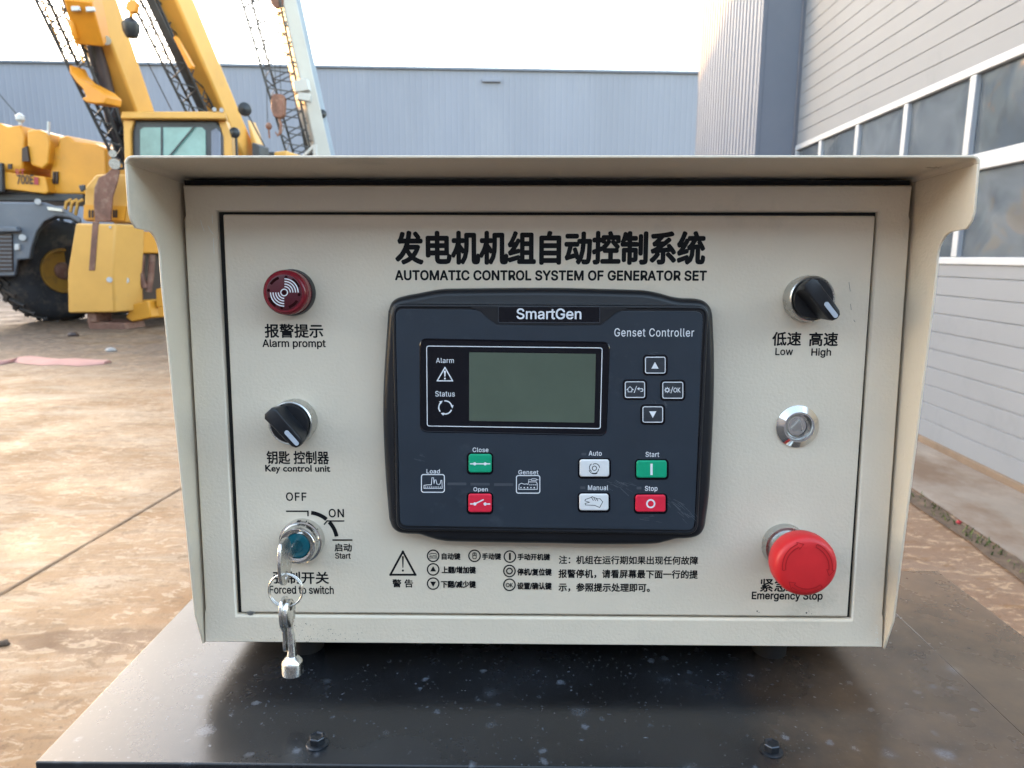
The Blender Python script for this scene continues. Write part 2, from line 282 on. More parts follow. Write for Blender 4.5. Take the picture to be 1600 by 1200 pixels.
# ------------------------------------------------------------------ mesh helpers
class MB:
    def __init__(s): s.v = []; s.f = []; s.m = []; s.k = 0
    def add(s, vs, fs, mi=0):
        o = len(s.v); s.v += [tuple(v) for v in vs]; s.f += [tuple(i + o for i in f) for f in fs]; s.m += [mi] * len(fs); return s
    def box(s, c, size, mi=0, R=None):
        c = Vector(c); h = [x / 2 for x in size]; vs = []
        for z in (-1, 1):
            for x, y in ((-1, -1), (1, -1), (1, 1), (-1, 1)):
                p = Vector((x * h[0], y * h[1], z * h[2])); vs.append(c + (R @ p if R else p))
        return s.add(vs, [(3, 2, 1, 0), (4, 5, 6, 7), (0, 1, 5, 4), (1, 2, 6, 5), (2, 3, 7, 6), (3, 0, 4, 7)], mi)
    def beam(s, p0, p1, w_, h_, mi=0, up=(0, 0, 1), w1=None, h1=None):
        p0, p1 = Vector(p0), Vector(p1); d = (p1 - p0).normalized(); u = Vector(up)
        a = d.cross(u)
        if a.length < 1e-4: a = d.cross(Vector((1, 0, 0)))
        a.normalize(); b = a.cross(d); vs = []
        for p, ww, hh in ((p0, w_, h_), (p1, w1 or w_, h1 or h_)):
            for x, y in ((-1, -1), (1, -1), (1, 1), (-1, 1)): vs.append(p + a * (x * ww / 2) + b * (y * hh / 2))
        return s.add(vs, [(3, 2, 1, 0), (4, 5, 6, 7), (0, 1, 5, 4), (1, 2, 6, 5), (2, 3, 7, 6), (3, 0, 4, 7)], mi)
    def cyl(s, p0, p1, r0, r1=None, n=20, mi=0, cap=True):
        p0, p1 = Vector(p0), Vector(p1); r1 = r0 if r1 is None else r1; d = (p1 - p0).normalized()
        a = d.cross(Vector((0, 0, 1)));
        if a.length < 1e-3: a = d.cross(Vector((1, 0, 0)))
        a.normalize(); b = d.cross(a); vs = []
        for p, r in ((p0, r0), (p1, r1)):
            for i in range(n):
                t = 2 * pi * i / n; vs.append(p + a * (r * cos(t)) + b * (r * sin(t)))
        fs = [(i, (i + 1) % n, n + (i + 1) % n, n + i) for i in range(n)]
        if cap: fs += [tuple(range(n - 1, -1, -1)), tuple(range(n, 2 * n))]
        return s.add(vs, fs, mi)
    def lathe(s, o, axis, prof, n=48, mi=0, wob=None, caps=True):   # prof: (radius, distance along axis), mats may be a list per ring
        o = Vector(o); d = Vector(axis).normalized(); a = d.cross(Vector((0, 0, 1)))
        if a.length < 1e-3: a = d.cross(Vector((1, 0, 0)))
        a.normalize(); b = d.cross(a); vs = []; fs = []; N = len(prof)
        for j, (r, h) in enumerate(prof):
            for i in range(n):
                t = 2 * pi * i / n; rr = r * (wob(t, j) if wob else 1); vs.append(o + d * h + a * (rr * cos(t)) + b * (rr * sin(t)))
        for j in range(N - 1):
            for i in range(n): fs.append((j * n + i, j * n + (i + 1) % n, (j + 1) * n + (i + 1) % n, (j + 1) * n + i))
        if not caps: pass
        elif prof[0][0] > 1e-6: fs.append(tuple(range(n - 1, -1, -1)))
        if caps and prof[-1][0] > 1e-6: fs.append(tuple(range((N - 1) * n, N * n)))
        ms = [mi] * len(fs) if not isinstance(mi, list) else [mi[min(k // n, len(mi) - 1)] for k in range(len(fs))]
        o_ = len(s.v); s.v += [tuple(v) for v in vs]; s.f += [tuple(i + o_ for i in f) for f in fs]; s.m += ms; return s
    def tube(s, pts, r, n=8, mi=0, closed=False):
        pts = [Vector(p) for p in pts]; N = len(pts); vs = []; fs = []; prev = None
        for i, p in enumerate(pts):
            if closed: d = pts[(i + 1) % N] - pts[i - 1]
            else: d = pts[min(i + 1, N - 1)] - pts[max(i - 1, 0)]
            d.normalize()
            if prev is None:
                a = d.cross(Vector((0, 0, 1)));
                if a.length < 1e-3: a = d.cross(Vector((1, 0, 0)))
            else: a = prev - d * prev.dot(d)
            a.normalize(); prev = a; b = d.cross(a); rr = r[i] if isinstance(r, (list, tuple)) else r
            for k in range(n):
                t = 2 * pi * k / n; vs.append(p + a * (rr * cos(t)) + b * (rr * sin(t)))
        for i in range(N if closed else N - 1):
            j = (i + 1) % N
            for k in range(n): fs.append((i * n + k, i * n + (k + 1) % n, j * n + (k + 1) % n, j * n + k))
        if not closed: fs += [tuple(range(n - 1, -1, -1)), tuple(range((N - 1) * n, N * n))]
        return s.add(vs, fs, mi)
    def prism(s, front, vec, mi=0, side_mi=None):      # a closed outline of 3-D points pushed along vec
        front = [Vector(p) for p in front]; vec = Vector(vec); n = len(front)
        s.add(front + [p + vec for p in front], [tuple(range(n)), tuple(range(2 * n - 1, n - 1, -1))], mi)
        o = len(s.v) - 2 * n
        for i in range(n):
            j = (i + 1) % n; s.f.append((o + j, o + i, o + n + i, o + n + j)); s.m.append(mi if side_mi is None else side_mi)
        return s
    def loft(s, rings, mi=0, cap0=True, cap1=True):
        n = len(rings[0]); vs = [p for r in rings for p in r]; fs = []
        for j in range(len(rings) - 1):
            for i in range(n): fs.append((j * n + i, j * n + (i + 1) % n, (j + 1) * n + (i + 1) % n, (j + 1) * n + i))
        if cap0: fs.append(tuple(range(n - 1, -1, -1)))
        if cap1: fs.append(tuple(range((len(rings) - 1) * n, len(rings) * n)))
        return s.add(vs, fs, mi)
    def build(s, name, mats, parent=None, bevel=0.0, seg=2, smooth=35, fix=True, wn=False):
        me = bpy.data.meshes.new(name); me.from_pydata(s.v, [], s.f)
        if isinstance(mats, str): mats = [mats]
        for m_ in mats: me.materials.append(MATS[m_])
        me.polygons.foreach_set('material_index', s.m)
        if fix:
            import bmesh
            bm = bmesh.new(); bm.from_mesh(me); bmesh.ops.recalc_face_normals(bm, faces=bm.faces); bm.to_mesh(me); bm.free()
        if smooth:
            me.polygons.foreach_set('use_smooth', [True] * len(me.polygons)); me.set_sharp_from_angle(angle=radians(smooth))
        ob = bpy.data.objects.new(name, me); COL.objects.link(ob)
        if parent: ob.parent = parent
        if wn:
            q = ob.modifiers.new('normals', 'WEIGHTED_NORMAL'); q.keep_sharp = True; q.weight = 100
        if bevel:
            b = ob.modifiers.new('edge', 'BEVEL'); b.width = bevel; b.segments = seg; b.limit_method = 'ANGLE'; b.angle_limit = radians(32); b.harden_normals = False
        return ob
def tag(o, label=None, cat=None, group=None, kind=None):
    if label: o['label'] = label
    if cat: o['category'] = cat
    if group: o['group'] = group
    if kind: o['kind'] = kind
    return o
def empty(name, loc=(0, 0, 0)):
    o = bpy.data.objects.new(name, None); o.location = loc; o.empty_display_size = 0.05; COL.objects.link(o); return o

def rrect(x0, z0, x1, z1, r, n=6):                    # rounded rectangle, counter-clockwise seen from the front (x right, z up)
    P = []
    for cx_, cz_, a0 in ((x1 - r, z1 - r, 0), (x0 + r, z1 - r, 90), (x0 + r, z0 + r, 180), (x1 - r, z0 + r, 270)):
        for k in range(n + 1):
            t = radians(a0 + 90 * k / n); P.append((cx_ + r * cos(t), cz_ + r * sin(t)))
    return P
def rquad(q, r, n=6):                                 # rounded quad from four (x,z) corners, any order around
    P = []; N = len(q)
    for i in range(N):
        p = Vector(q[i]); a = Vector(q[i - 1]) - p; b = Vector(q[(i + 1) % N]) - p; a.normalize(); b.normalize()
        s0, s1 = p + a * r, p + b * r
        for k in range(n + 1):
            t = k / n; P.append(tuple((1 - t) ** 2 * s0 + 2 * t * (1 - t) * p + t * t * s1))
    return P
def inset(P, d):
    N = len(P); A = sum(P[i][0] * P[(i + 1) % N][1] - P[(i + 1) % N][0] * P[i][1] for i in range(N)); sg = 1 if A > 0 else -1; Q = []
    for i in range(N):
        a, b, c = Vector(P[i - 1]), Vector(P[i]), Vector(P[(i + 1) % N])
        t = (c - a)
        if t.length < 1e-9: Q.append(P[i]); continue
        t.normalize(); Q.append((b.x - sg * t.y * d, b.y + sg * t.x * d))
    return Q
def ring3(P, y): return [Vector((p[0], y, p[1])) for p in P]
def smooth_loop(pts, k=6):
    N = len(pts); out_ = []
    for i in range(N):
        p0, p1, p2, p3 = (Vector(pts[(i + j - 1) % N]) for j in range(4))
        for s_ in range(k):
            t = s_ / k
            out_.append(tuple(0.5 * ((2 * p1) + (p2 - p0) * t + (2 * p0 - 5 * p1 + 4 * p2 - p3) * t * t + (3 * p1 - p0 - 3 * p2 + p3) * t ** 3)))
    return out_

# flat prints on a plane of the control box, given in picture measurements
FONT = None
try:                                                # the plain grotesque that ships inside Blender; the built-in font if it is not there
    import os
    FONT = bpy.data.fonts.load(os.path.join(bpy.utils.system_resource('DATAFILES', path='fonts'), 'Inter.woff2'))
except Exception:
    FONT = None
class Print(MB):
    def __init__(s, y, step=4e-6): super().__init__(); s.y = y; s.st = step
    def q(s): s.k += 1; return s.y - s.k * s.st
    def poly(s, pts, mi=0):
        y = s.q(); return s.add([D(p[0], p[1], y) for p in pts], [tuple(range(len(pts)))], mi)
    def line(s, pts, w_, mi=0, closed=False, caps=True):
        n = len(pts)
        for i in range(n if closed else n - 1):
            a, b = Vector(pts[i]), Vector(pts[(i + 1) % n]); d = (b - a).normalized(); nn = Vector((-d.y, d.x)) * w_ / 2; e = d * (w_ / 2 if caps else 0)
            s.poly([a - e + nn, b + e + nn, b + e - nn, a - e - nn], mi)
        return s
    def disc(s, c, r, n=24, mi=0): return s.poly([(c[0] + r * cos(2 * pi * i / n), c[1] + r * sin(2 * pi * i / n)) for i in range(n)], mi)
    def arc(s, c, r, w_, a0=0, a1=360, n=40, mi=0):    # angles counter-clockwise from the right, as seen
        y = s.q(); vs = []
        for i in range(n + 1):
            t = radians(a0 + (a1 - a0) * i / n)
            for rr in (r - w_ / 2, r + w_ / 2): vs.append(D(c[0] + rr * cos(t), c[1] - rr * sin(t), y))
        return s.add(vs, [(2 * i, 2 * i + 1, 2 * i + 3, 2 * i + 2) for i in range(n)], mi)
    def rr(s, x0, y0, x1, y1, r, w_, mi=0):            # rounded outline
        P = rrect(x0, y0, x1, y1, r); Q = inset(P, w_); y = s.q(); n = len(P)
        return s.add([D(p[0], p[1], y) for p in P] + [D(p[0], p[1], y) for p in Q], [(i, (i + 1) % n, n + (i + 1) % n, n + i) for i in range(n)], mi)
    def fill(s, x0, y0, x1, y1, r, mi=0): return s.poly(rrect(x0, y0, x1, y1, r), mi)
    def text(s, body, x0, y0, x1, y1, bold=0.0, space=1.0, mi=0, shear=0.0):
        # bold: stroke weight added on every side, as a share of the letter height; laid on as slightly shifted copies
        c = bpy.data.curves.new('t', 'FONT'); c.body = body; c.size = 1; c.font = (FONT if body.isascii() and 'K' not in body else None) or c.font; c.space_character = space; c.resolution_u = 3; c.shear = shear
        o = bpy.data.objects.new('t', c); COL.objects.link(o)
        dg = bpy.context.evaluated_depsgraph_get(); me = bpy.data.meshes.new_from_object(o.evaluated_get(dg))
        bpy.data.objects.remove(o); bpy.data.curves.remove(c)
        V = np.array([v.co[:2] for v in me.vertices]); lo, hi = V.min(0), V.max(0)
        rb = bold * (y1 - y0); x0 += rb; x1 -= rb; y0 += rb; y1 -= rb
        xm, ym = (x0 + x1) / 2, (y0 + y1) / 2; faces = [tuple(p.vertices) for p in me.polygons]
        a, b, bt, tp = D(x0, ym, s.y), D(x1, ym, s.y), D(xm, y1, s.y), D(xm, y0, s.y)
        sx, sz = (b.x - a.x) / (hi[0] - lo[0]), (tp.z - bt.z) / (hi[1] - lo[1]); r = rb * (b.x - a.x) / (x1 - x0)
        offs = [(0, 0)] + ([(r * cos(k * pi / 4), r * sin(k * pi / 4)) for k in range(8)] if bold > 0 else [])
        for dx, dz in offs:
            y = s.q(); s.add([(a.x + (v[0] - lo[0]) * sx + dx, y, bt.z + (v[1] - lo[1]) * sz + dz) for v in V], faces, mi)
        bpy.data.meshes.remove(me); return s
    def done(s, name, mats, parent): return s.build(name, mats, parent, smooth=0, fix=False)

# ================================================================== the setting
g = MB(); g.add([(-130, -60, 0), (130, -60, 0), (130, 160, 0), (-130, 160, 0)], [(0, 1, 2, 3)])
tag(g.build('ground', 'yard_concrete', smooth=0), kind='structure')

# ---- far warehouse -------------------------------------------------
wh = empty('warehouse', at(500, 405, 38)); wh.location.z = 0
tag(wh, 'long blue grey corrugated warehouse across the whole back of the yard', 'warehouse')
tl, tr = at(0, 97, 36.5), at(1090, 115, 38.6)
dirw = (tr - tl); zt0 = tl.z; dz = dirw.z; dirw.z = 0; Lw = dirw.length; dirw.normalize(); nrm = Vector((dirw.y, -dirw.x, 0))
ZT = (tl.z + tr.z) / 2
def wpt(s_, off, z): p = tl + dirw * s_ + nrm * off; return Vector((p.x, p.y, z)) - wh.location
def roofz(s_): return zt0 + dz * min(max(s_ / Lw, -2.0), 1.4)
b = MB(); step = 0.30; s0, s1 = -46.0, Lw + 20; n = int((s1 - s0) / step); prof = []
for i in range(n):
    x = s0 + i * step; prof += [(x, 0.0), (x + 0.20, 0.0), (x + 0.22, 0.009), (x + 0.28, 0.009)]
vs = []; 
for x, o in prof: vs += [wpt(x, o, 0), wpt(x, o, roofz(x) - 0.02)]
b.add(vs, [(2 * i, 2 * i + 2, 2 * i + 3, 2 * i + 1) for i in range(len(prof) - 1)])
def put(o, root): o.parent = root; return o
put(b.build('cladding', 'hall_blue', smooth=0, fix=False), wh)
b = MB()
vs = [wpt(s0, -0.05, 0), wpt(s1, -0.05, 0), wpt(s1, -25, 0), wpt(s0, -25, 0)] + [wpt(s0, -0.05, roofz(s0) - 0.1), wpt(s1, -0.05, roofz(s1) - 0.1), wpt(s1, -25, roofz(s1) + 0.1), wpt(s0, -25, roofz(s0) + 0.1)]
b.add(vs, [(4, 5, 6, 7), (1, 2, 6, 5), (2, 3, 7, 6), (3, 0, 4, 7)])
put(b.build('roof', 'hall_trim', smooth=0), wh)
b = MB(); b.beam(wpt(s0, 0.05, roofz(s0) + 0.02), wpt(s1, 0.05, roofz(s1) + 0.02), 0.2, 0.12)
put(b.build('roof_edge', 'hall_grey'), wh)
b = MB(); p = at(768, 126, 37.9) - wh.location; b.box(p, (0.95, 0.25, 0.16))
put(b.build('wall_vent', 'hall_blue', bevel=0.02), wh)

# ---- right hand hall with its sectional door ------------------------
hall = empty('industrial_hall', (2.6, 5, 0))
tag(hall, 'light grey hall on the right with corrugated projecting bay and big sectional door', 'hall')
AZ = math.atan((857 - 813.3) / 1100.0); hd = Vector((sin(AZ), cos(AZ), 0)); hn = Vector((cos(AZ), -sin(AZ), 0))
def hpt(s_, off, z): p = Vector((CAM.x, CAM.y, 0)) + hd * s_ + hn * off; return Vector((p.x, p.y, z)) - hall.location
def hpx(px, py, off):                               # picture point -> (distance along the wall, height)
    d = ray(px, py); k = off / d.dot(hn); return (d * k).dot(hd), CAM.z + d.z * k
OFF = 2.55
sE = hpx(1238, 300, OFF)[0]; sB = 0.2
door = MB(); zlo0 = hpx(1520, 414, OFF)[1]; zwin_lo = hpx(1520, 402, OFF)[1]; zwin_hi = hpx(1420, 155, OFF)[1]; zmid_hi = hpx(1600, 223, OFF)[1]; zmid_lo = hpx(1600, 252, OFF)[1]
ztop_frame = zwin_hi + 0.025
def grooved(mb, z0, z1, pitch, groove, depth, off):
    z = z0; prof_ = [(off, z0)]
    while z + pitch < z1 - 0.01:
        z += pitch; prof_ += [(off, z - groove), (off + depth, z - groove * 0.55), (off + depth, z - groove * 0.35), (off, z)]
    prof_.append((off, z1)); vs_ = []
    for o_, zz in prof_: vs_ += [hpt(sB, o_, zz), hpt(sE, o_, zz)]
    mb.add(vs_, [(2 * i, 2 * i + 1, 2 * i + 3, 2 * i + 2) for i in range(len(prof_) - 1)])
grooved(door, 0.05, zlo0 - 0.002, 0.1195, 0.012, 0.008, OFF)
grooved(door, ztop_frame + 0.002, 6.2, 0.125, 0.007, 0.006, OFF)
put(door.build('sectional_door_panel', 'hall_white', smooth=0, fix=False), hall)
fr = MB()
def hbox(mb, sa, sb, za, zb, oa, ob_, mi=0):
    vs_ = [hpt(s_, o_, z) for z in (za, zb) for s_, o_ in ((sa, oa), (sb, oa), (sb, ob_), (sa, ob_))]
    mb.add(vs_, [(3, 2, 1, 0), (4, 5, 6, 7), (0, 1, 5, 4), (1, 2, 6, 5), (2, 3, 7, 6), (3, 0, 4, 7)], mi)
hbox(fr, sB, sE, zwin_hi - 0.028, ztop_frame, OFF - 0.012, OFF + 0.05)
hbox(fr, sB, sE, zmid_lo, zmid_hi, OFF - 0.012, OFF + 0.05)
hbox(fr, sB, sE, zlo0, zwin_lo, OFF - 0.012, OFF + 0.05)
mull = [hpx(x, y, OFF)[0] for x, y in ((1517, 175), (1417, 197), (1342, 214), (1282, 230))]
pitch = (mull[-1] - mull[0]) / 3; mull = [mull[0] + pitch * k for k in range(-5, 4)] + [sE - 0.04]
mull = [m_ for m_ in mull if m_ > sB]
for m_ in mull:
    hbox(fr, m_ - 0.032, m_ + 0.032, zmid_hi + 0.001, zwin_hi - 0.029, OFF - 0.010, OFF + 0.05)
    hbox(fr, m_ - 0.032, m_ + 0.032, zwin_lo + 0.001, zmid_lo - 0.001, OFF - 0.010, OFF + 0.05)
fo = put(fr.build('window_frame', 'frame_white', bevel=0.006), hall)
ms_ = [sB] + mull
for i in range(len(ms_) - 1):
    for za, zb in ((zmid_hi, zwin_hi), (zwin_lo, zmid_lo)):
        pm = MB(); hbox(pm, ms_[i] + 0.02, ms_[i + 1] - 0.02, za - 0.01, zb + 0.0, OFF + 0.022, OFF + 0.03)
        put(pm.build('window_pane', 'pane_plastic', smooth=0), hall)
bk = MB(); hbox(bk, sB, sE + 0.6, 0.0, 6.2, OFF + 0.08, OFF + 6.0)
put(bk.build('wall', 'hall_grey', smooth=0), hall)
OFB = OFF - 0.40; sF = sE + 0.02; sG = hpx(1092, 120, OFB)[0]
fb = MB(); hbox(fb, sF, sF + 0.03, 0, 6.6, OFB + 0.03, OFF + 0.2)
put(fb.build('bay_front_panel', 'hall_grey', smooth=0), hall)
cr = MB(); st = 0.145; n = int((sG - sF) / st); prof = []
for i in range(n):
    x = sF + i * (sG - sF) / n; prof += [(x, 0), (x + st * 0.55, 0), (x + st * 0.68, 0.025), (x + st * 0.9, 0.025)]
prof.append((sG, 0)); vs = []
for x, o in prof: vs += [hpt(x, OFB + o, 0), hpt(x, OFB + o, 6.6)]
cr.add(vs, [(2 * i, 2 * i + 1, 2 * i + 3, 2 * i + 2) for i in range(len(prof) - 1)])
put(cr.build('bay_cladding', 'hall_grey', smooth=0), hall)
eb = MB(); hbox(eb, sG + 0.002, sG + 0.03, 0, 6.6, OFB, OFF + 3.0); hbox(eb, sF - 0.004, sF + 0.055, 0, 6.6, OFB - 0.012, OFB + 0.028)
put(eb.build('corner_trim', 'hall_grey', smooth=0), hall)
hr = MB(); hbox(hr, sF + 0.05, sG - 0.01, 6.605, 6.68, OFB + 0.04, OFF + 3.0)
put(hr.build('bay_roof', 'hall_trim', smooth=0), hall)
jb = MB(); hbox(jb, sF - 0.055, sF - 0.006, 0, 6.3, OFF - 0.03, OFF + 0.06)
put(jb.build('door_jamb', 'hall_trim', smooth=0), hall)
sk = MB(); hbox(sk, sB - 2, sF, 0.0, 0.05, OFF - 0.015, OFF + 0.07)
put(sk.build('plinth', 'plinth_brown', smooth=0, bevel=0.01), hall)

# ---- unseen hall added behind the viewer to block low sky light
rh = empty('warehouse', (0, -6.5, 0)); tag(rh, 'grey blue hall added unseen behind the viewer to block low sky', 'warehouse')
b = MB(); b.box((-6, -9.5, 2.4), (70, 6, 4.8)); o = b.build('cladding', 'hall_grey', smooth=0); o.parent = rh; o.matrix_parent_inverse = Matrix.Translation((0, 6.5, 0))
b = MB(); b.box((-6, -9.5, 4.9), (70.6, 6.6, 0.2)); o = b.build('roof', 'hall_trim', smooth=0); o.parent = rh; o.matrix_parent_inverse = Matrix.Translation((0, 6.5, 0))

# ---- hall added out of view at left, its roof line shaped to shade the yard
lh = empty('industrial_hall', (-34, 10, 0)); tag(lh, 'grey hall added out of view at the left to shade the yard', 'hall')
LX = -34.0; prof_ = [(8, 15.0), (24.0, 14.6), (33.3, 11.95), (36.0, 11.2)]
b = MB(); b.prism([Vector((LX, 8, 0)), Vector((LX, 36, 0))] + [Vector((LX, y, z)) for y, z in reversed(prof_)], (-14, 0, 0)); o = b.build('cladding', 'hall_trim', smooth=0); o.parent = lh; o.matrix_parent_inverse = Matrix.Translation((34, -10, 0))
b = MB()
for (ya, za), (yb, zb_) in zip(prof_, prof_[1:]): b.beam((LX - 7, ya + 0.05, za + 0.06), (LX - 7, yb - 0.05, zb_ + 0.06), 14.4, 0.1)
o = b.build('roof', 'hall_grey', smooth=0); o.parent = lh; o.matrix_parent_inverse = Matrix.Translation((34, -10, 0))
rd = MB(); rd.add([(-40, -6.5, 0.004), (40, -6.5, 0.004), (40, -0.62, 0.004), (-40, -0.62, 0.004)], [(0, 1, 2, 3)])
tag(rd.build('added_dark_ground', 'bounce_dark', smooth=0), kind='structure')  # dark sheet added behind the viewer to cut light bouncing up

# ---- slab by the hall, joints, litter ------------------------------
a, c = atz(1418, 771), atz(1600, 897); jd = (c - a).normalized(); jn = Vector((-jd.y, jd.x, 0))
if jn.x < 0: jn = -jn
def jp(s_, o, z): p = a + jd * s_ + jn * o; return Vector((p.x, p.y, z))
sb = MB(); sb.add([jp(-9, 0.06, 0.006), jp(4, 0.06, 0.006), jp(4, 3.2, 0.006), jp(-9, 3.2, 0.006)], [(0, 1, 2, 3)])
tag(sb.build('pavement', 'slab_pale', smooth=0), kind='structure')
so_ = MB(); pts = []; n = 90
for i in range(n + 1): pts.append((-9 + 13 * i / n, 0.05 + random.uniform(-.02, .03), -0.055 + random.uniform(-.012, .012)))
vs = []
for s_, o1, o0 in pts: vs += [jp(s_, o0, 0.010), jp(s_, o1, 0.010)]
so_.add(vs, [(2 * i, 2 * i + 1, 2 * i + 3, 2 * i + 2) for i in range(n)])
tag(so_.build('soil_joint', 'soil', smooth=0), kind='structure')
gr = MB()
for i in range(1500):
    s_ = -4.2 + 6.2 * random.random() ** 0.55; dens = min(1, max(0.10, (s_ + 0.2) / 1.6))
    if random.random() > dens * (0.25 + 0.75 * (sin(s_ * 9) * sin(s_ * 4.3 + 1) > -0.2)): continue
    p = jp(s_, random.gauss(0, 0.022), 0.01); hgt = random.uniform(0.008, 0.032); an = random.uniform(0, 2 * pi); wd = random.uniform(0.002, 0.005)
    lean = Vector((random.uniform(-1, 1), random.uniform(-1, 1), 0)) * hgt * 0.6; sd = Vector((cos(an), sin(an), 0)) * wd
    gr.add([p - sd, p + sd, p + lean * 0.5 + sd * 0.7 + Vector((0, 0, hgt * .6)), p + lean + Vector((0, 0, hgt)), p + lean * 0.5 - sd * 0.7 + Vector((0, 0, hgt * .6))], [(0, 1, 2, 3, 4)])
tag(gr.build('grass', 'grass_green', smooth=0, fix=False), 'thin green weeds growing along the joint beside the white hall', 'grass', kind='stuff')
lt = MB(); p = atz(1498, 821); lt.box(p + Vector((0, 0, 0.016)), (0.026, 0.020, 0.014), R=Matrix.Rotation(0.6, 3, 'Z') @ Matrix.Rotation(0.3, 3, 'X'))
tag(lt.build('litter', 'litter_red', bevel=0.006), 'small red scrap lying in the weedy joint by the hall', 'scrap')

jt = MB()
for (x0, y0), (x1, y1) in (((-60, 965), (300, 753)),):
    p0, p1 = atz(x0, y0), atz(x1, y1); d = (p1 - p0).normalized(); nn = Vector((-d.y, d.x, 0)) * 0.0055; p1 = p1 + d * 9; p0 = p0 - d * 2
    n = 60; vs = []
    for i in range(n + 1):
        p = p0.lerp(p1, i / n); k = random.uniform(0.6, 1.3); vs += [p - nn * k + Vector((0, 0, .004)), p + nn * k + Vector((0, 0, .004))]
    jt.add(vs, [(2 * i, 2 * i + 1, 2 * i + 3, 2 * i + 2) for i in range(n)])
tag(jt.build('slab_joint', 'joint', smooth=0), kind='structure')

hs = MB(); pp = [(-60, 576), (0, 569), (22, 566), (40, 562), (60, 565), (85, 567), (110, 566), (140, 568), (168, 568)]
vs = []; top = []
for i, (x, y) in enumerate(pp):
    c_ = atz(x, y); k = 1.0 if 0 < i < len(pp) - 1 else 0.4
    vs += [c_ + Vector((0, -0.22 * k, 0.004)), c_ + Vector((0, -0.12 * k, 0.03 + 0.02 * (i % 2))), c_ + Vector((0, 0.10 * k, 0.035)), c_ + Vector((0, 0.24 * k, 0.004))]
n = len(pp); fs = []
for i in range(n - 1):
    for k in range(3): fs.append((4 * i + k, 4 * i + k + 1, 4 * i + k + 5, 4 * i + k + 4))
    fs.append((4 * i + 3, 4 * i, 4 * i + 4, 4 * i + 7))
fs += [(0, 1, 2, 3), (4 * n - 1, 4 * n - 2, 4 * n - 3, 4 * n - 4)]
hs.add(vs, fs)
tag(hs.build('cloth_strip', 'pink', smooth=60), 'faded pink strip of cloth lying on the muddy yard', 'cloth')
for x, y, m_, lab in ((115, 525, 'decal_dark', 'small dark lump on the ground before the yellow outrigger box'), (174, 549, 'litter_white', 'tiny pale scrap on the ground below the pink cloth'), (6, 1007, 'soil', 'small dark stone on the pale yard near the generator corner')):
    q = MB(); p = atz(x, y); r = 0.012 * (p - CAM).length / 2.2
    q.lathe(p, (0, 0, 1), [(r, 0), (r * 1.1, r * 0.3), (r * 0.7, r * 0.8), (0.0, r * 0.95)], n=9, wob=lambda t, j: 1 + 0.25 * sin(3 * t + j) )
    tag(q.build('stone' if m_ != 'litter_white' else 'litter', m_), lab, 'stone' if m_ != 'litter_white' else 'scrap')

# ================================================================== cranes in the yard
def P(pts, Y): return [at(x, y, Y) for x, y in pts]
def part(mb, name, mats, root, **k):
    o = mb.build(name, mats, **k); o.parent = root; o.matrix_parent_inverse = Matrix.Translation(-root.location); return o
def lattice(mb, p0, p1, w0, h0, w1, h1, n, r, side, upv):
    p0, p1 = Vector(p0), Vector(p1); side = Vector(side).normalized(); upv = Vector(upv).normalized(); ring = []
    for i in range(n + 1):
        t = i / n; p = p0.lerp(p1, t); ww = w0 + (w1 - w0) * t; hh = h0 + (h1 - h0) * t
        ring.append([p + side * (sx * ww / 2) + upv * (sz * hh / 2) for sx, sz in ((-1, -1), (1, -1), (1, 1), (-1, 1))])
    for k in range(4): mb.tube([ring[0][k], ring[n][k]], r, n=6)
    for i in range(n):
        for k in range(4):
            j = (k + 1) % 4
            if i % 2: mb.tube([ring[i][k], ring[i + 1][j]], r * 0.55, n=5)
            else: mb.tube([ring[i][j], ring[i + 1][k]], r * 0.55, n=5)
    for i in (0, n):
        for k in range(4): mb.tube([ring[i][k], ring[i][(k + 1) % 4]], r * 0.8, n=5)
def boom(mb, pa, Ya, pb, Yb, wa, wb, shift, mis=(0, 0)):
    """telescopic boom as a tapering box between two picture points at their own depths: a lower and a right face show"""
    A, B = at(*pa, Ya), at(*pb, Yb); d = (B - A).normalized(); v = ((A + B) / 2 - CAM).normalized()
    p = d.cross(v).normalized(); q = p.cross(d).normalized(); ad = (p * 0.80 + q * 0.60).normalized()
    mb.beam(A, B, wa, wa, mis[0], up=ad.cross(d), w1=wb, h1=wb)
    return A, B

# ---- crane at the far left: grey carrier, yellow upper works ---------
cd = empty('mobile_crane', atz(60, 500)); 
tag(cd, 'yellow crane with dark grey carrier and big tyre, cut off by the left frame edge', 'crane', 'mobile cranes parked in the yard')
Y0 = 13.0
b = MB(); b.prism(P([(-90, 190), (0, 192), (10, 198), (32, 195), (38, 215), (36, 262), (30, 270), (-90, 268)], Y0), (0, 1.0, 0))
b.prism(P([(42, 203), (60, 202), (74, 208), (78, 225), (76, 255), (66, 264), (48, 258), (42, 230)], Y0 - 0.05), (0, 0.9, 0))
part(b, 'winch_housing', 'crane_yellow', cd, bevel=0.03)
b = MB(); b.prism(P([(-90, 262), (4, 268), (70, 276), (76, 300), (70, 303), (6, 295), (-90, 296)], Y0 - 0.12), (0, 1.2, 0))
part(b, 'slewing_platform', 'crane_yellow', cd, bevel=0.02)
b = MB(); b.prism(P([(78, 232), (90, 228), (90, 214), (104, 211), (114, 220), (146, 224), (165, 232), (167, 304), (90, 304), (78, 300)], Y0 + 0.1), (0.35, 1.6, 0))
part(b, 'counterweight', 'crane_yellow', cd, bevel=0.04)
b = MB()
for x in (82, 87): b = MB(); b.prism(P([(x, 268), (x + 3, 268), (x + 3, 287), (x, 287)], Y0 + 0.06), (0, 0.03, 0)); part(b, 'opening', 'decal_dark', cd)
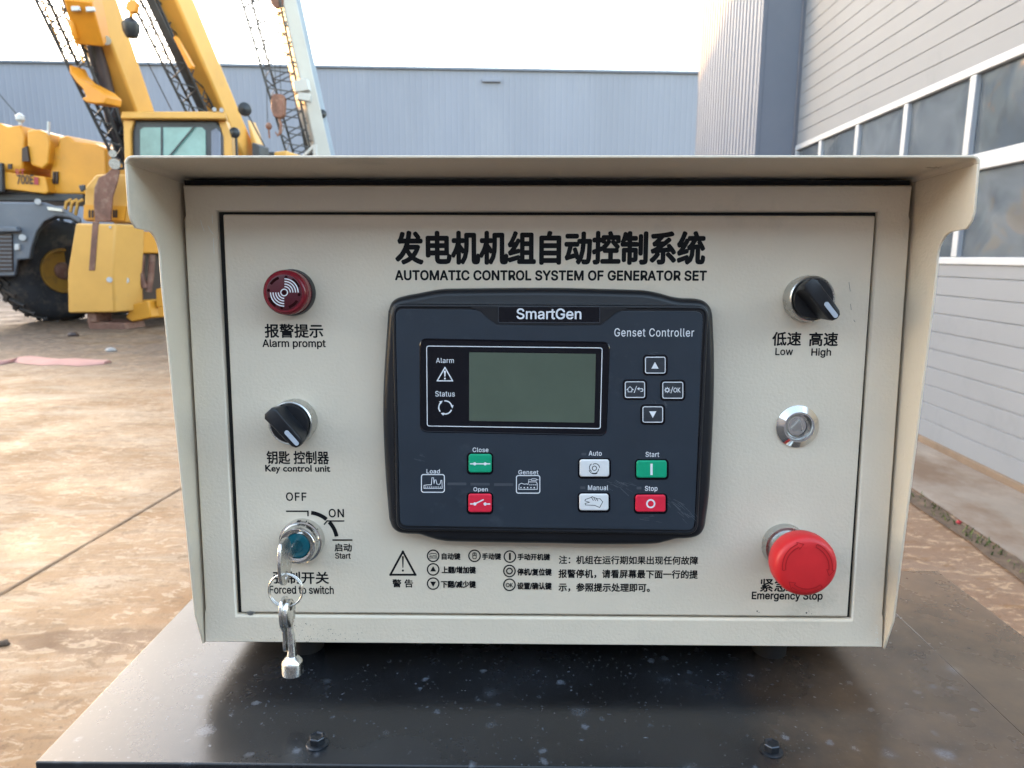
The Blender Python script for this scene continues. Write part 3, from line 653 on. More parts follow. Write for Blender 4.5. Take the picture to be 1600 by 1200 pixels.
b = MB(); b.prism(P([(34, 232), (42, 228), (45, 252), (34, 252)], Y0 - 0.1), (0, 0.05, 0)); part(b, 'opening', 'decal_dark', cd); b = MB(); b.prism(P([(12, 256), (18, 256), (18, 264), (12, 264)], Y0 - 0.15), (0, 0.03, 0))
part(b, 'opening', 'decal_dark', cd)
class Worldtext:
    pass
def world_text(body, x0, y0, x1, y1, Y, m, name, root, bold=0.02, shear=0.0):
    c = bpy.data.curves.new('t', 'FONT'); c.body = body; c.offset = bold; c.shear = shear; o = bpy.data.objects.new('t', c); COL.objects.link(o)
    me = bpy.data.meshes.new_from_object(o.evaluated_get(bpy.context.evaluated_depsgraph_get())); bpy.data.objects.remove(o); bpy.data.curves.remove(c)
    V = np.array([v.co[:2] for v in me.vertices]); lo, hi = V.min(0), V.max(0); A, B = at(x0, y1, Y), at(x1, y0, Y); mb = MB()
    mb.add([(A.x + (v[0] - lo[0]) / (hi[0] - lo[0]) * (B.x - A.x), Y, A.z + (v[1] - lo[1]) / (hi[1] - lo[1]) * (B.z - A.z)) for v in V], [tuple(p.vertices) for p in me.polygons])
    bpy.data.meshes.remove(me)
    return part(mb, name, m, root, smooth=0, fix=False)
world_text('RT', 25, 264, 38, 274, Y0 - 0.135, 'decal_red', 'lettering', cd)
world_text('700E', 27, 273, 52, 288, Y0 - 0.137, 'decal_dark', 'lettering', cd, shear=0.2)
b = MB(); b.prism(P([(53, 276), (60, 277), (60, 289), (53, 288)], Y0 - 0.139), (0, 0.004, 0)); part(b, 'emblem', 'decal_red', cd)
b = MB(); b.prism(P([(-90, 250), (2, 254), (4, 300), (-90, 300)], Y0 - 0.2), (0, 0.1, 0))
b.prism(P([(-120, 299), (130, 303), (130, 315), (-120, 313)], Y0 + 0.05), (0, 1.4, 0))
part(b, 'deck', 'dark_steel', cd, bevel=0.02)
b = MB(); b.prism(P([(-120, 314), (70, 316), (100, 326), (128, 342), (125, 350), (108, 340), (88, 338), (70, 346), (58, 362), (50, 385), (47, 405), (28, 406), (24, 432), (-120, 432)], Y0 - 1.0), (-0.46, 0.75, 0))
part(b, 'carrier', 'carrier_grey', cd, bevel=0.03)
b = MB(); b.prism(P([(-60, 354), (24, 354), (28, 362), (-60, 364)], Y0 - 1.12), (0, 0.12, 0)); part(b, 'bumper_rail', 'carrier_grey', cd, bevel=0.02)
b = MB(); b.prism(P([(-60, 366), (18, 366), (20, 424), (-60, 424)], Y0 - 1.03), (0, 0.04, 0), 0)
for k in range(9):
    y = 369 + k * 6.3; b.prism(P([(-60, y), (18, y), (18, y + 2), (-60, y + 2)], Y0 - 1.045), (0, 0.015, 0), 1)
part(b, 'radiator_grille', ['decal_dark', 'carrier_grey'], cd)
b = MB()
b.cyl(at(35, 371, Y0 - 1.06), at(35, 371, Y0 - 1.0), 0.055, n=16); part(b, 'headlight', 'lamp_glass', cd)
b = MB(); b.prism(P([(22, 381), (29, 381), (29, 391), (22, 391)], Y0 - 1.05), (0, 0.05, 0)); part(b, 'headlight', 'lamp_glass', cd, bevel=0.01)
b = MB(); b.cyl(at(59, 315, Y0 - 1.06), at(59, 315, Y0 - 1.0), 0.05, n=16); part(b, 'marker_lamp', 'lamp_glass', cd)
b = MB(); b.prism(P([(73, 323), (95, 326), (98, 331), (75, 328)], Y0 - 1.06), (0, 0.06, 0)); part(b, 'step', 'satin_metal', cd)
b = MB(); b.cyl(at(32, 195, Y0 - 0.1), at(32, 186, Y0 - 0.1), 0.03, n=8); b.lathe(at(32, 190, Y0 - 0.1), (0, 0, 1), [(0.03, -0.02), (0.075, 0.03), (0.075, 0.10), (0.0, 0.16)], n=14); part(b, 'beacon_lamp', 'lamp_glass', cd)
b = MB(); b.beam(at(76, 212, Y0), at(76, 190, Y0), 0.05, 0.03); part(b, 'mirror', 'lamp_glass', cd)
b = MB(); b.tube([at(-20, 125, Y0 + 0.3), at(30, 183, Y0)], 0.012, n=6); part(b, 'stay_cable', 'dark_steel', cd)
b = MB()
for k in range(3): b.tube([at(100 + 9 * k, 338 - k, Y0 - 0.1), at(104 + 9 * k, 316, Y0 - 0.12), at(112 + 9 * k, 312, Y0 - 0.1)], 0.03, n=6)
part(b, 'hose', 'crane_pale_yellow', cd, smooth=60)
# wheel: axis towards the right and towards us
wc = at(98, 423, Y0 + 0.05); ax = Vector((0.88, -0.47, 0)).normalized(); R_ = wc.z * 0.985
b = MB()
prof = [(R_ * 0.43, 0.02), (R_ * 0.55, 0.05), (R_ * 0.80, 0.075), (R_ * 0.93, 0.02), (R_, -0.07), (R_, -0.55), (R_ * 0.93, -0.63), (R_ * 0.55, -0.65)]
b.lathe(wc, ax, prof, n=60, caps=False)
t_u = ax.cross(Vector((0, 0, 1))).normalized(); t_v = Vector((0, 0, 1))
for k in range(26):
    for sgn, h0, h1, ph in ((1, -0.06, -0.34, 0), (-1, -0.56, -0.30, 0.5)):
        t0 = 2 * pi * (k + ph) / 26; t1 = t0 + 0.16
        p0 = wc + ax * h0 + (t_u * cos(t0) + t_v * sin(t0)) * (R_ + 0.0); p1 = wc + ax * h1 + (t_u * cos(t1) + t_v * sin(t1)) * (R_ + 0.0)
        b.beam(p0, p1, 0.075, 0.07, up=(t_u * cos(t0) + t_v * sin(t0)))
wheel = empty('wheel', wc); wheel.parent = cd; wheel.matrix_parent_inverse = Matrix.Translation(-cd.location)
def sub(mb, name, mats, holder, root, **k):
    o = mb.build(name, mats, **k); o.parent = holder; o.matrix_parent_inverse = Matrix.Translation(-holder.location); return o
sub(b, 'tyre', 'tyre', wheel, cd, smooth=40)
b = MB(); b.lathe(wc, ax, [(R_ * 0.45, 0.0), (R_ * 0.44, 0.06), (R_ * 0.39, 0.06), (R_ * 0.36, -0.06), (R_ * 0.26, -0.10), (R_ * 0.24, -0.02), (R_ * 0.14, 0.0), (0.0, 0.0)], n=36)
for k in range(12):
    t0 = 2 * pi * k / 12; q = wc + (t_u * cos(t0) + t_v * sin(t0)) * R_ * 0.31; b.cyl(q - ax * 0.1, q - ax * 0.02, 0.018, n=6)
sub(b, 'rim', 'hub_yellow', wheel, cd)
b = MB(); b.lathe(wc, ax, [(R_ * 0.17, -0.02), (R_ * 0.17, 0.03), (R_ * 0.12, 0.06), (0, 0.065)], n=24); sub(b, 'hub_cap', 'rust', wheel, cd)
# the rear wheel on the same side, half hidden
w2 = wheel.copy(); COL.objects.link(w2); w2.parent = cd; w2.matrix_parent_inverse = Matrix.Translation(-cd.location); w2.location = wc + Vector((2.1, 3.4, 0))
for ch in list(wheel.children):
    c2 = ch.copy(); COL.objects.link(c2); c2.parent = w2; c2.matrix_parent_inverse = ch.matrix_parent_inverse.copy()

# ---- middle crane: cab, outrigger box, rusty hook --------------------
ca = empty('mobile_crane', atz(200, 515))
tag(ca, 'yellow crane with a cab, big outrigger box and rusty stowed hook at the front', 'crane', 'mobile cranes parked in the yard')
YA = 11.4; ev = Vector((1.05, 1.95, 0))
b = MB(); b.prism(P([(118, 349), (180, 350), (177, 428), (179, 488), (106, 489), (105, 426)], YA), ev * 0.24)
o = part(b, 'outrigger_box', 'crane_pale_yellow', ca, bevel=0.025)
b = MB(); c0 = P([(181, 352), (181, 398), (179, 398), (179, 352)], YA)
A = at(204, 362, YA + 0.25); B_ = at(204, 396, YA + 0.25)
b.prism([at(203, 361, YA + 0.27), at(203, 396, YA + 0.27), at(203, 396, YA + 0.27) + Vector((0, 0.5, 0)), at(203, 361, YA + 0.27) + Vector((0, 0.5, 0))], ev * 0.78)
b.prism([at(206, 470, YA + 0.32), at(206, 500, YA + 0.32), at(206, 500, YA + 0.32) + Vector((0, 0.5, 0)), at(206, 470, YA + 0.32) + Vector((0, 0.5, 0))], ev * 0.78)
b.prism(P([(206, 476), (232, 470), (236, 496), (206, 503), (196, 496)], YA + 0.30), (0.05, 0.2, 0))
b.prism(P([(243, 452), (262, 446), (262, 480), (244, 480)], YA + 0.42), (0.05, 0.2, 0))
part(b, 'front_frame', 'crane_yellow', ca, bevel=0.02)
b = MB(); b.prism([at(211, 390, YA + 0.55), at(211, 478, YA + 0.55), at(211, 478, YA + 0.55) + Vector((0, 0.3, 0)), at(211, 390, YA + 0.55) + Vector((0, 0.3, 0))], ev * 0.75)
part(b, 'axle_recess', 'decal_dark', ca)
b = MB(); b.tube([at(222, 398, YA + 0.5), at(219, 425, YA + 0.48), at(226, 450, YA + 0.48)], 0.06, n=8); b.tube([at(238, 398, YA + 0.55), at(236, 430, YA + 0.53), at(232, 456, YA + 0.52)], 0.05, n=8)
part(b, 'linkage', 'rust', ca, smooth=60)
b = MB(); b.prism(P([(136, 489), (150, 489), (150, 503), (136, 502)], YA + 0.1), (0.1, 0.3, 0)); b.prism(P([(136, 502), (192, 505), (196, 516), (140, 515)], YA + 0.15), (0.1, 0.5, 0)); part(b, 'outrigger_jack', 'rust', ca, bevel=0.01)
b = MB(); b.prism(P([(132, 292), (150, 272), (205, 272), (205, 348), (130, 346)], YA + 0.45), (1.2, 1.2, 0)); part(b, 'hood', 'crane_pale_yellow', ca, bevel=0.03)
b = MB(); b.prism(P([(131, 320), (196, 322), (194, 344), (130, 342)], YA + 0.40), (0, 0.04, 0), 0)
for x in (138, 143, 176, 180): b.prism(P([(x, 328), (x + 3, 328), (x + 3, 340), (x, 340)], YA + 0.385), (0, 0.01, 0), 1)
part(b, 'grille_panel', ['crane_yellow', 'decal_dark'], ca)
b = MB(); b.cyl(at(171, 437, YA - 0.03), at(171, 437, YA), 0.045, n=16); part(b, 'reflector', 'lamp_glass', ca); b = MB(); b.cyl(at(172, 355, YA - 0.02), at(172, 355, YA), 0.02, n=8)
part(b, 'reflector', 'lamp_glass', ca)
b = MB(); b.cyl(at(197, 438, YA + 0.20), at(197, 438, YA + 0.25), 0.05, n=16); part(b, 'lashing_eye', 'satin_metal', ca)
b = MB(); b.prism(P([(165, 272), (176, 262), (187, 266), (184, 282), (176, 308), (173, 346), (148, 346), (146, 318), (147, 294), (154, 277)], YA + 0.15), (-0.02, 0.06, 0))
b.prism(P([(144, 346), (154, 346), (148, 423), (138, 423)], YA - 0.012), (0, 0.03, 0))
part(b, 'stowed_hook', 'rust', ca, bevel=0.03, seg=3)
b = MB(); b.cyl(at(179, 256, YA + 0.12), at(179, 256, YA + 0.3), 0.085, n=20); b.cyl(at(176, 240, YA + 0.15), at(176, 240, YA + 0.25), 0.06, n=16); part(b, 'hook_sheave', 'satin_metal', ca)
b = MB(); b.prism(P([(122, 290), (131, 288), (132, 296), (126, 300)], YA + 0.3), (0, 0.05, 0)); part(b, 'side_lamp', 'dark_steel', ca, bevel=0.01)
# cab
YC = 12.1
b = MB(); b.prism(P([(190, 174), (352, 174), (354, 186), (188, 185)], YC - 0.15), (-0.5, 1.4, 0)); b.prism(P([(192, 186), (209, 188), (204, 205), (206, 300), (196, 300)], YC - 0.05), (0, 0.12, 0))
b.prism(P([(340, 187), (352, 187), (362, 215), (366, 300), (350, 300), (349, 215)], YC + 0.02), (-0.05, 0.3, 0))
cabo = part(b, 'cab', 'crane_pale_yellow', ca, bevel=0.02)
b = MB(); fo_ = P([(210, 186), (338, 186), (346, 200), (348, 330), (206, 330), (206, 205)], YC); b.prism(fo_, (-0.45, 1.2, 0)); part(b, 'cab_body', 'dark_steel', ca, bevel=0.05)
b = MB(); b.prism(P([(219, 203), (224, 199), (316, 199), (321, 204), (322, 330), (219, 330)], YC - 0.015), (0, 0.02, 0)); part(b, 'cab_window', 'cab_glass', ca)
b = MB(); b.prism(P([(251, 199), (254, 199), (254, 330), (251, 330)], YC - 0.03), (0, 0.012, 0)); b.beam(at(303, 198, YC - 0.05), at(263, 246, YC - 0.05), 0.02, 0.02); part(b, 'window_bar', 'dark_steel', ca)
b = MB(); b.prism(P([(330, 205), (338, 200), (344, 208), (345, 330), (331, 330)], YC + 0.0), (0.01, 0.005, 0)); part(b, 'side_window', 'hall_blue', ca)
b = MB()
for x, y in ((335, 171), (346, 172)): b = MB(); b.cyl(at(x, y, YC - 0.17), at(x, y, YC - 0.1), 0.035, n=12); part(b, 'roof_lamp', 'lamp_glass', ca)
b = MB(); b.tube([at(372, 300, YC + 0.1), at(369, 215, YC + 0.1)], 0.025, n=8); b.lathe(at(368, 208, YC + 0.1), (0, -1, 0), [(0.0, 0), (0.09, 0.02), (0.09, 0.06), (0.0, 0.09)], n=16); part(b, 'mirror', 'knob_black', ca)
# boom of the middle crane
b = MB(); A, B_ = boom(b, (224, 215), 13.2, (119, -60), 11.2, 0.50, 0.56, 0); part(b, 'boom', 'crane_pale_yellow', ca, bevel=0.04)
bd = (B_ - A).normalized()
b = MB(); h0, h1 = at(148, 62, 11.55), at(128, -10, 11.15); b.beam(h0, h1, 0.40, 0.5, up=(0.2, -1, 0.1)); b.beam(at(122, 62, 11.3), at(115, 30, 11.2), 0.06, 0.3); part(b, 'boom_bracket', 'crane_orange', ca, bevel=0.03)
b = MB()
for x, y in ((117, 13), (140, 14)): b = MB(); b.prism(P([(x - 7, y - 4), (x + 6, y - 4), (x + 7, y + 3), (x - 6, y + 4)], 10.95), (0, 0.05, 0)); part(b, 'work_light', 'lamp_glass', ca, bevel=0.01)
b = MB(); b.cyl(at(147, 66, 11.75), at(192, 245, 12.9), 0.125, n=24); part(b, 'lift_cylinder', 'cylinder_steel', ca)
b = MB(); b.tube([at(142, 60, 11.6), at(172, 200, 12.6)], 0.05, n=8); part(b, 'hydraulic_pipe', 'dark_steel', ca)
b = MB(); b.cyl(at(166, 63, 11.5), at(166, 63, 11.7), 0.07, n=16); part(b, 'pivot_pin', 'satin_metal', ca)
b = MB(); lattice(b, at(200, 262, 12.6), at(70, -40, 11.3), 0.20, 0.22, 0.40, 0.36, 17, 0.028, (1, 0.25, 0.2), (0, 1, 0.2)); part(b, 'lattice_jib', 'dark_steel', ca)
b = MB(); b.prism(P([(107, 100), (112, 112), (124, 124), (140, 132), (155, 140), (166, 150), (164, 162), (150, 162), (135, 160), (126, 154), (134, 150), (128, 138), (118, 128), (108, 114)], 11.55), (0.1, 0.3, 0)); part(b, 'jib_bracket', 'crane_orange', ca, bevel=0.03)
b = MB()
for x0, x1 in ((62, 104), (90, 131)): b.tube([at(x0 - 12, -40, 11.25), at(x1, 98, 11.7)], 0.018, n=6)
part(b, 'jib_tie_rod', 'crane_pale_yellow', ca)

def carrier(root, o, heading, m_frame, m_upper, top):
    f_ = Vector((cos(heading), sin(heading), 0)); r_ = Vector((-f_.y, f_.x, 0)); o = Vector((o.x, o.y, 0))
    b = MB(); b.beam(o - f_ * 3.0 + Vector((0, 0, 1.15)), o + f_ * 3.0 + Vector((0, 0, 1.15)), 1.3, 0.55); b.beam(o - f_ * 2.4 + Vector((0, 0, 1.5)), o + f_ * 2.4 + Vector((0, 0, 1.5)), 2.2, 0.14)
    for k in (-1, 1): b.beam(o + f_ * (k * 2.75) - r_ * 1.25 + Vector((0, 0, 0.95)), o + f_ * (k * 2.75) + r_ * 1.25 + Vector((0, 0, 0.95)), 0.4, 0.35)
    part(b, 'chassis', m_frame, root, bevel=0.03)
    for fx in (-1.7, 1.7):
        for sx_ in (-1, 1):
            c_ = o + f_ * fx + r_ * (sx_ * 0.95) + Vector((0, 0, 0.72)); ax_ = r_ * sx_; w_ = empty('wheel', c_); w_.parent = root; w_.matrix_parent_inverse = Matrix.Translation(-root.location)
            b = MB(); b.lathe(c_, ax_, [(0.34, -0.20), (0.62, -0.22), (0.71, -0.14), (0.715, 0.16), (0.62, 0.24), (0.34, 0.21)], n=40); sub(b, 'tyre', 'tyre', w_, root)
            b = MB(); b.lathe(c_, ax_, [(0.335, 0.22), (0.30, 0.225), (0.27, 0.10), (0.12, 0.12), (0.10, 0.20), (0, 0.21)], n=28); sub(b, 'rim', 'hub_yellow', w_, root)
    b = MB(); b.cyl(o + Vector((0, 0, 1.55)), o + Vector((0, 0, 1.9)), 0.7, n=36); part(b, 'turntable', 'dark_steel', root)
    b = MB()
    for sx_ in (-0.45, 0.45):
        q = o + r_ * sx_; b.prism([q - f_ * 1.6 + Vector((0, 0, 1.9)), q + f_ * 1.0 + Vector((0, 0, 1.9)), q + f_ * 0.7 + Vector((0, 0, top)), q + f_ * 0.1 + Vector((0, 0, top)), q - f_ * 1.6 + Vector((0, 0, 2.6))], r_ * 0.08)
    b.beam(o - f_ * 1.65 + Vector((0, 0, 2.2)), o - f_ * 1.05 + Vector((0, 0, 2.2)), 1.7, 0.6)
    part(b, 'upper_frame', m_upper, root, bevel=0.02)
carrier(ca, at(330, 420, 15.6), radians(62), 'dark_steel', 'crane_yellow', 3.1)

# headache ball hanging from its rope between the booms
hb = empty('headache_ball', at(205, 45, 10.9)); tag(hb, 'black headache ball with an orange swivel hanging beside the middle crane boom', 'crane hook')
b = MB(); b.lathe(at(205, 45, 10.9), (0, 0, 1), [(0.02, -0.14), (0.08, -0.12), (0.12, -0.03), (0.125, 0.07), (0.08, 0.13), (0.04, 0.16)], n=24); part(b, 'ball', 'knob_black', hb)
b = MB(); b.tube([at(205, 27, 10.9), at(205, 16, 10.9)], 0.03, n=8); b.prism(P([(195, 14), (198, 2), (208, -2), (214, 4), (211, 18), (203, 20)], 10.86), (0, 0.1, 0)); part(b, 'swivel', 'crane_orange', hb, bevel=0.015)
b = MB(); b.tube([at(205, 4, 10.9), at(208, -120, 10.7)], 0.012, n=6); part(b, 'rope', 'dark_steel', hb)

# ---- second yellow boom behind ---------------------------------------
cb = empty('mobile_crane', atz(430, 480)); tag(cb, 'yellow crane mostly hidden by the box, its raised boom carrying a round black lamp', 'crane', 'mobile cranes parked in the yard')
b = MB(); A, B_ = boom(b, (400, 300), 17.0, (245, -60), 13.4, 0.54, 0.52, 0); part(b, 'boom', 'crane_pale_yellow', cb, bevel=0.05)
b = MB(); b.beam(at(319, 178, 15.0), at(221, -30, 13.2), 0.15, 0.16, up=(0.3, -1, 0.1)); part(b, 'lift_cylinder', 'dark_steel', cb, bevel=0.02)
b = MB(); b.prism(P([(270, 58), (274, 56), (300, 102), (298, 107), (294, 106)], 13.7), (0.02, 0.1, 0)); part(b, 'boom_stop', 'crane_orange', cb, bevel=0.01)
b = MB(); lattice(b, at(330, 210, 15.2), at(214, -40, 13.4), 0.38, 0.36, 0.44, 0.42, 13, 0.028, (1, 0.2, 0.2), (0, 1, 0.2)); part(b, 'lattice_jib', 'dark_steel', cb)
b = MB(); b.lathe(at(383, 172, 15.0), Vector((0.3, -1, 0)), [(0.0, -0.02), (0.10, 0.0), (0.14, 0.08), (0.13, 0.14), (0.0, 0.18)], n=20); part(b, 'round_lamp', 'knob_black', cb)
b = MB(); b.prism(P([(393, 222), (406, 228), (407, 300), (396, 300)], 15.6), (0.1, 0.3, 0)); b.prism(P([(416, 237), (428, 237), (428, 300), (416, 300)], 16.2), (0, 0.4, 0)); part(b, 'engine_post', 'dark_steel', cb, bevel=0.02)
b = MB(); b.prism(P([(428, 237), (448, 235), (447, 330), (428, 330)], 16.2), (0.1, 0.8, 0)); b.prism(P([(386, 186), (400, 222), (420, 250), (424, 300), (404, 300), (394, 240)], 16.0), (0.05, 0.4, 0)); part(b, 'superstructure', 'crane_pale_yellow', cb, bevel=0.03)
b = MB(); b.tube([at(388, 180, 15.6), at(425, 250, 16)], 0.015, n=6); part(b, 'cable', 'dark_steel', cb); b = MB(); b.tube([at(230, 96, 15), at(268, 172, 15.8)], 0.012, n=6); part(b, 'cable', 'dark_steel', cb)
carrier(cb, at(415, 420, 18.6), radians(70), 'crane_yellow', 'crane_yellow', 3.0)

# ---- white boom with black lattice jib -------------------------------
cc = empty('mobile_crane', atz(560, 470)); tag(cc, 'white telescopic boom with painted blue-lit side and black lattice jib, right of the yellow cranes', 'crane', 'mobile cranes parked in the yard')
YW = 21.0
A, B_ = at(522, 345, YW + 0.3), at(436, -40, YW - 2)
b = MB(); b.beam(A, B_, 0.46, 0.62, 0, up=(0.6, -0.75, 0.1), w1=0.40, h1=0.52); part(b, 'boom', 'boom_white', cc, bevel=0.04)
A2, B2 = at(534, 340, YW + 0.6), at(452, -40, YW - 1.6)
b = MB(); b.beam(A2, B2, 0.26, 0.40, up=(0.6, -0.75, 0.1), w1=0.2, h1=0.34); part(b, 'blue_lit_boom_side', 'boom_blue_lit', cc, bevel=0.03)  # the boom's blue-lit right side, put into a colour of its own
b = MB(); b.beam(at(461, 137, YW - 1.5), at(483, 133, YW - 1.5), 0.25, 0.3); b.beam(at(466, 150, YW - 1.5), at(486, 154, YW - 1.5), 0.2, 0.2); part(b, 'boom_collar', 'boom_white', cc, bevel=0.02)
b = MB(); lattice(b, at(483, 285, YW - 0.3), at(405, -40, YW - 2.2), 0.60, 0.55, 0.95, 0.8, 22, 0.034, (1, 0.2, 0.2), (0, 1, 0.2)); part(b, 'lattice_jib', 'dark_steel', cc)
b = MB(); b.beam(at(455, 105, YW - 1), at(492, 285, YW - 0.2), 0.12, 0.15); part(b, 'lift_cylinder', 'dark_steel', cc)
b = MB(); b.beam(at(474, 245, YW - 1.1), at(492, 227, YW - 1.1), 0.12, 0.08); b.beam(at(492, 226, YW - 1.1), at(497, 290, YW - 1.1), 0.14, 0.1); part(b, 'jib_pin_bracket', 'boom_white', cc, bevel=0.01)
b = MB(); b.lathe(at(504, 179, YW - 0.6), (0.2, -1, 0), [(0.0, 0), (0.10, 0.02), (0.12, 0.1), (0.0, 0.16)], n=18); part(b, 'round_lamp', 'knob_black', cc)
b = MB(); b.lathe(at(434, 3, YW - 2), (0.2, -1, 0), [(0.0, 0), (0.17, 0.0), (0.17, 0.15), (0.0, 0.15)], n=18); part(b, 'boom_pulley', 'rust', cc)
carrier(cc, at(536, 430, YW + 1.0), radians(75), 'boom_white', 'boom_white', 3.0)
hk = empty('hook_block', at(432, 165, YW - 1.6)); tag(hk, 'rusty brown hook block hanging in front of the black lattice jib', 'crane hook')
b = MB(); b.prism(P([(423, 150), (428, 146), (441, 147), (444, 154), (443, 180), (436, 185), (427, 182), (423, 170)], YW - 1.6), (0, 0.22, 0)); part(b, 'block', 'rust', hk, bevel=0.03)
b = MB(); b.tube([at(436, 185, YW - 1.5), at(439, 195, YW - 1.5), at(438, 207, YW - 1.5), at(434, 212, YW - 1.5), at(430, 206, YW - 1.5)], [0.035, 0.04, 0.04, 0.035, 0.015], n=8); part(b, 'hook', 'rust', hk, smooth=60)
b = MB(); b.lathe(at(420, 197, YW - 1.5), (0, 0, 1), [(0.0, -0.12), (0.07, -0.06), (0.09, 0.0), (0.05, 0.08), (0.0, 0.1)], n=14); b.tube([at(420, 203, YW - 1.5), at(421, 216, YW - 1.5)], 0.025, n=6); part(b, 'small_hook', 'rust', hk, smooth=60)
b = MB()
for x in (418, 431, 439): b.tube([at(x, 196 if x == 418 else 150, YW - 1.5), at(x - 8, -120, YW - 2)], 0.010, n=5)
part(b, 'rope', 'dark_steel', hk)

# ================================================================== generator canopy under the box
ZT_ = BOX_Z - 0.024
gc = empty('generator_housing', (0, 0.04, 0)); tag(gc, 'dusty black sheet steel generator housing under the cream control box', 'generator')
def rolled(x0, x1, y0, y1, z, r, drop):               # sheet with a rolled front and left edge, as a closed box with drop
    mb = MB(); mb.box(((x0 + x1) / 2, (y0 + y1) / 2, z - drop / 2), (x1 - x0, y1 - y0, drop)); return mb
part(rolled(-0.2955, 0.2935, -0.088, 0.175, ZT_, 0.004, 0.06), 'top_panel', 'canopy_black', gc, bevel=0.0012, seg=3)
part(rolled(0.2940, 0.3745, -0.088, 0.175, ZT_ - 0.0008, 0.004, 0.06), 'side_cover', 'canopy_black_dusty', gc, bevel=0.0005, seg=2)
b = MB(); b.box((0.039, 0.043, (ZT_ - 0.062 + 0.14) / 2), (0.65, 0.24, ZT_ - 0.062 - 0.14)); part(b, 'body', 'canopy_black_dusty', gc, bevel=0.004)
b = MB()
for y in (-0.05, 0.135): b.box((0.039, y, 0.07), (0.7, 0.07, 0.14))
part(b, 'skid', 'dark_steel', gc, bevel=0.005)
def bolt(px, py):
    p = atz(px, py, ZT_); r = empty('hex_bolt', (p.x, p.y, ZT_))
    b = MB(); b.lathe((0, 0, 0), (0, 0, 1), [(0.0066, 0.0), (0.0066, 0.0008), (0.0054, 0.0014)], n=32); f1 = b.build('flange', 'bolt_steel'); f1.parent = r
    b = MB(); b.lathe((0, 0, 0.0014), (0, 0, 1), [(0.0048, 0.0), (0.0050, 0.0038), (0.0043, 0.0046), (0.0028, 0.0040), (0.0, 0.0039)], n=6); f2 = b.build('bolt_head', 'bolt_steel', smooth=0, bevel=0.0003); f2.parent = r
    return r
b1 = bolt(496, 1163); b1.rotation_euler.z = 0.3
tag(b1, 'dark hex flange bolt on the black top below the hanging keys', 'bolt', 'hex bolts on the black housing top')
b2 = b1.copy(); COL.objects.link(b2)
for ch in list(b1.children):
    c2 = ch.copy(); COL.objects.link(c2); c2.parent = b2
p = atz(1205, 1174, ZT_); b2.location = (p.x, p.y, ZT_); b2.rotation_euler.z = 0.75
b2['label'] = 'dark hex flange bolt on the black top below the red emergency button'

# ================================================================== the control box
cb_ = empty('control_box'); cb_.matrix_world = BOXM
tag(cb_, 'cream sheet metal generator control box with a deep hood, knobs and a black controller', 'control box')
HW, HH, DEP = 0.2325, 0.313, 0.150
# hood: folded sheet over the top and down both sides, with the notched front outline
th = 0.0015; XI = HW + 0.0016
def hood_outline(k=8):
    P_ = [(0.0, -0.0008), (-0.009, 0.024), (-0.0275, 0.245)]
    P_ += [(-0.0275 - 0.0005, 0.258)]
    c = (-0.0410, 0.2625)
    for i in range(k + 1):
        t = radians(0 - 0 + 90 * i / k); P_.append((c[0] + 0.0132 * cos(t), c[1] + 0.0140 * sin(t)))
    P_ += [(-0.0535, 0.2768), (-0.0575, 0.2805), (-0.0592, 0.2850), (-0.0594, HH - 0.001)]
    return P_
ol = hood_outline()
zt1 = HH + 0.0012; rr_ = 0.0045; zleg = zt1 + th - rr_
b = MB()
for sgn in (-1, 1):
    x = sgn * XI; out2 = [(y, z) for y, z in ol[:-1]] + [(-0.0594, zleg), (DEP, zleg), (DEP, 0.0)]
    b.prism([Vector((x, y, z)) for y, z in out2], (sgn * th, 0, 0))
pr, inn = [], []
for i in range(9):
    t = radians(180 - 90 * i / 8); r2 = rr_ - th
    pr.append((-(XI + th) + rr_ + rr_ * cos(t), zleg + rr_ * sin(t) + 0.00002)); inn.append((-(XI + th) + rr_ + r2 * cos(t), zleg + r2 * sin(t) + 0.00002))
pr += [(-p_[0], p_[1]) for p_ in reversed(pr)]; inn += [(-p_[0], p_[1]) for p_ in reversed(inn)]
n = len(pr); ya, yb = -0.0596, DEP
b.add([(x, ya, z) for x, z in pr] + [(x, ya, z) for x, z in inn] + [(x, yb, z) for x, z in pr] + [(x, yb, z) for x, z in inn],
      [f_ for i in range(n - 1) for f_ in ((i, i + 1, n + i + 1, n + i), (2 * n + i, 3 * n + i, 3 * n + i + 1, 2 * n + i + 1), (i, 2 * n + i, 2 * n + i + 1, i + 1), (n + i, n + i + 1, 3 * n + i + 1, 3 * n + i))] + [(0, n, 3 * n, 2 * n), (n - 1, 3 * n - 1, 4 * n - 1, 2 * n - 1)])
hood = b.build('hood', 'cream_paint', cb_, bevel=0.0004, seg=2, wn=True)
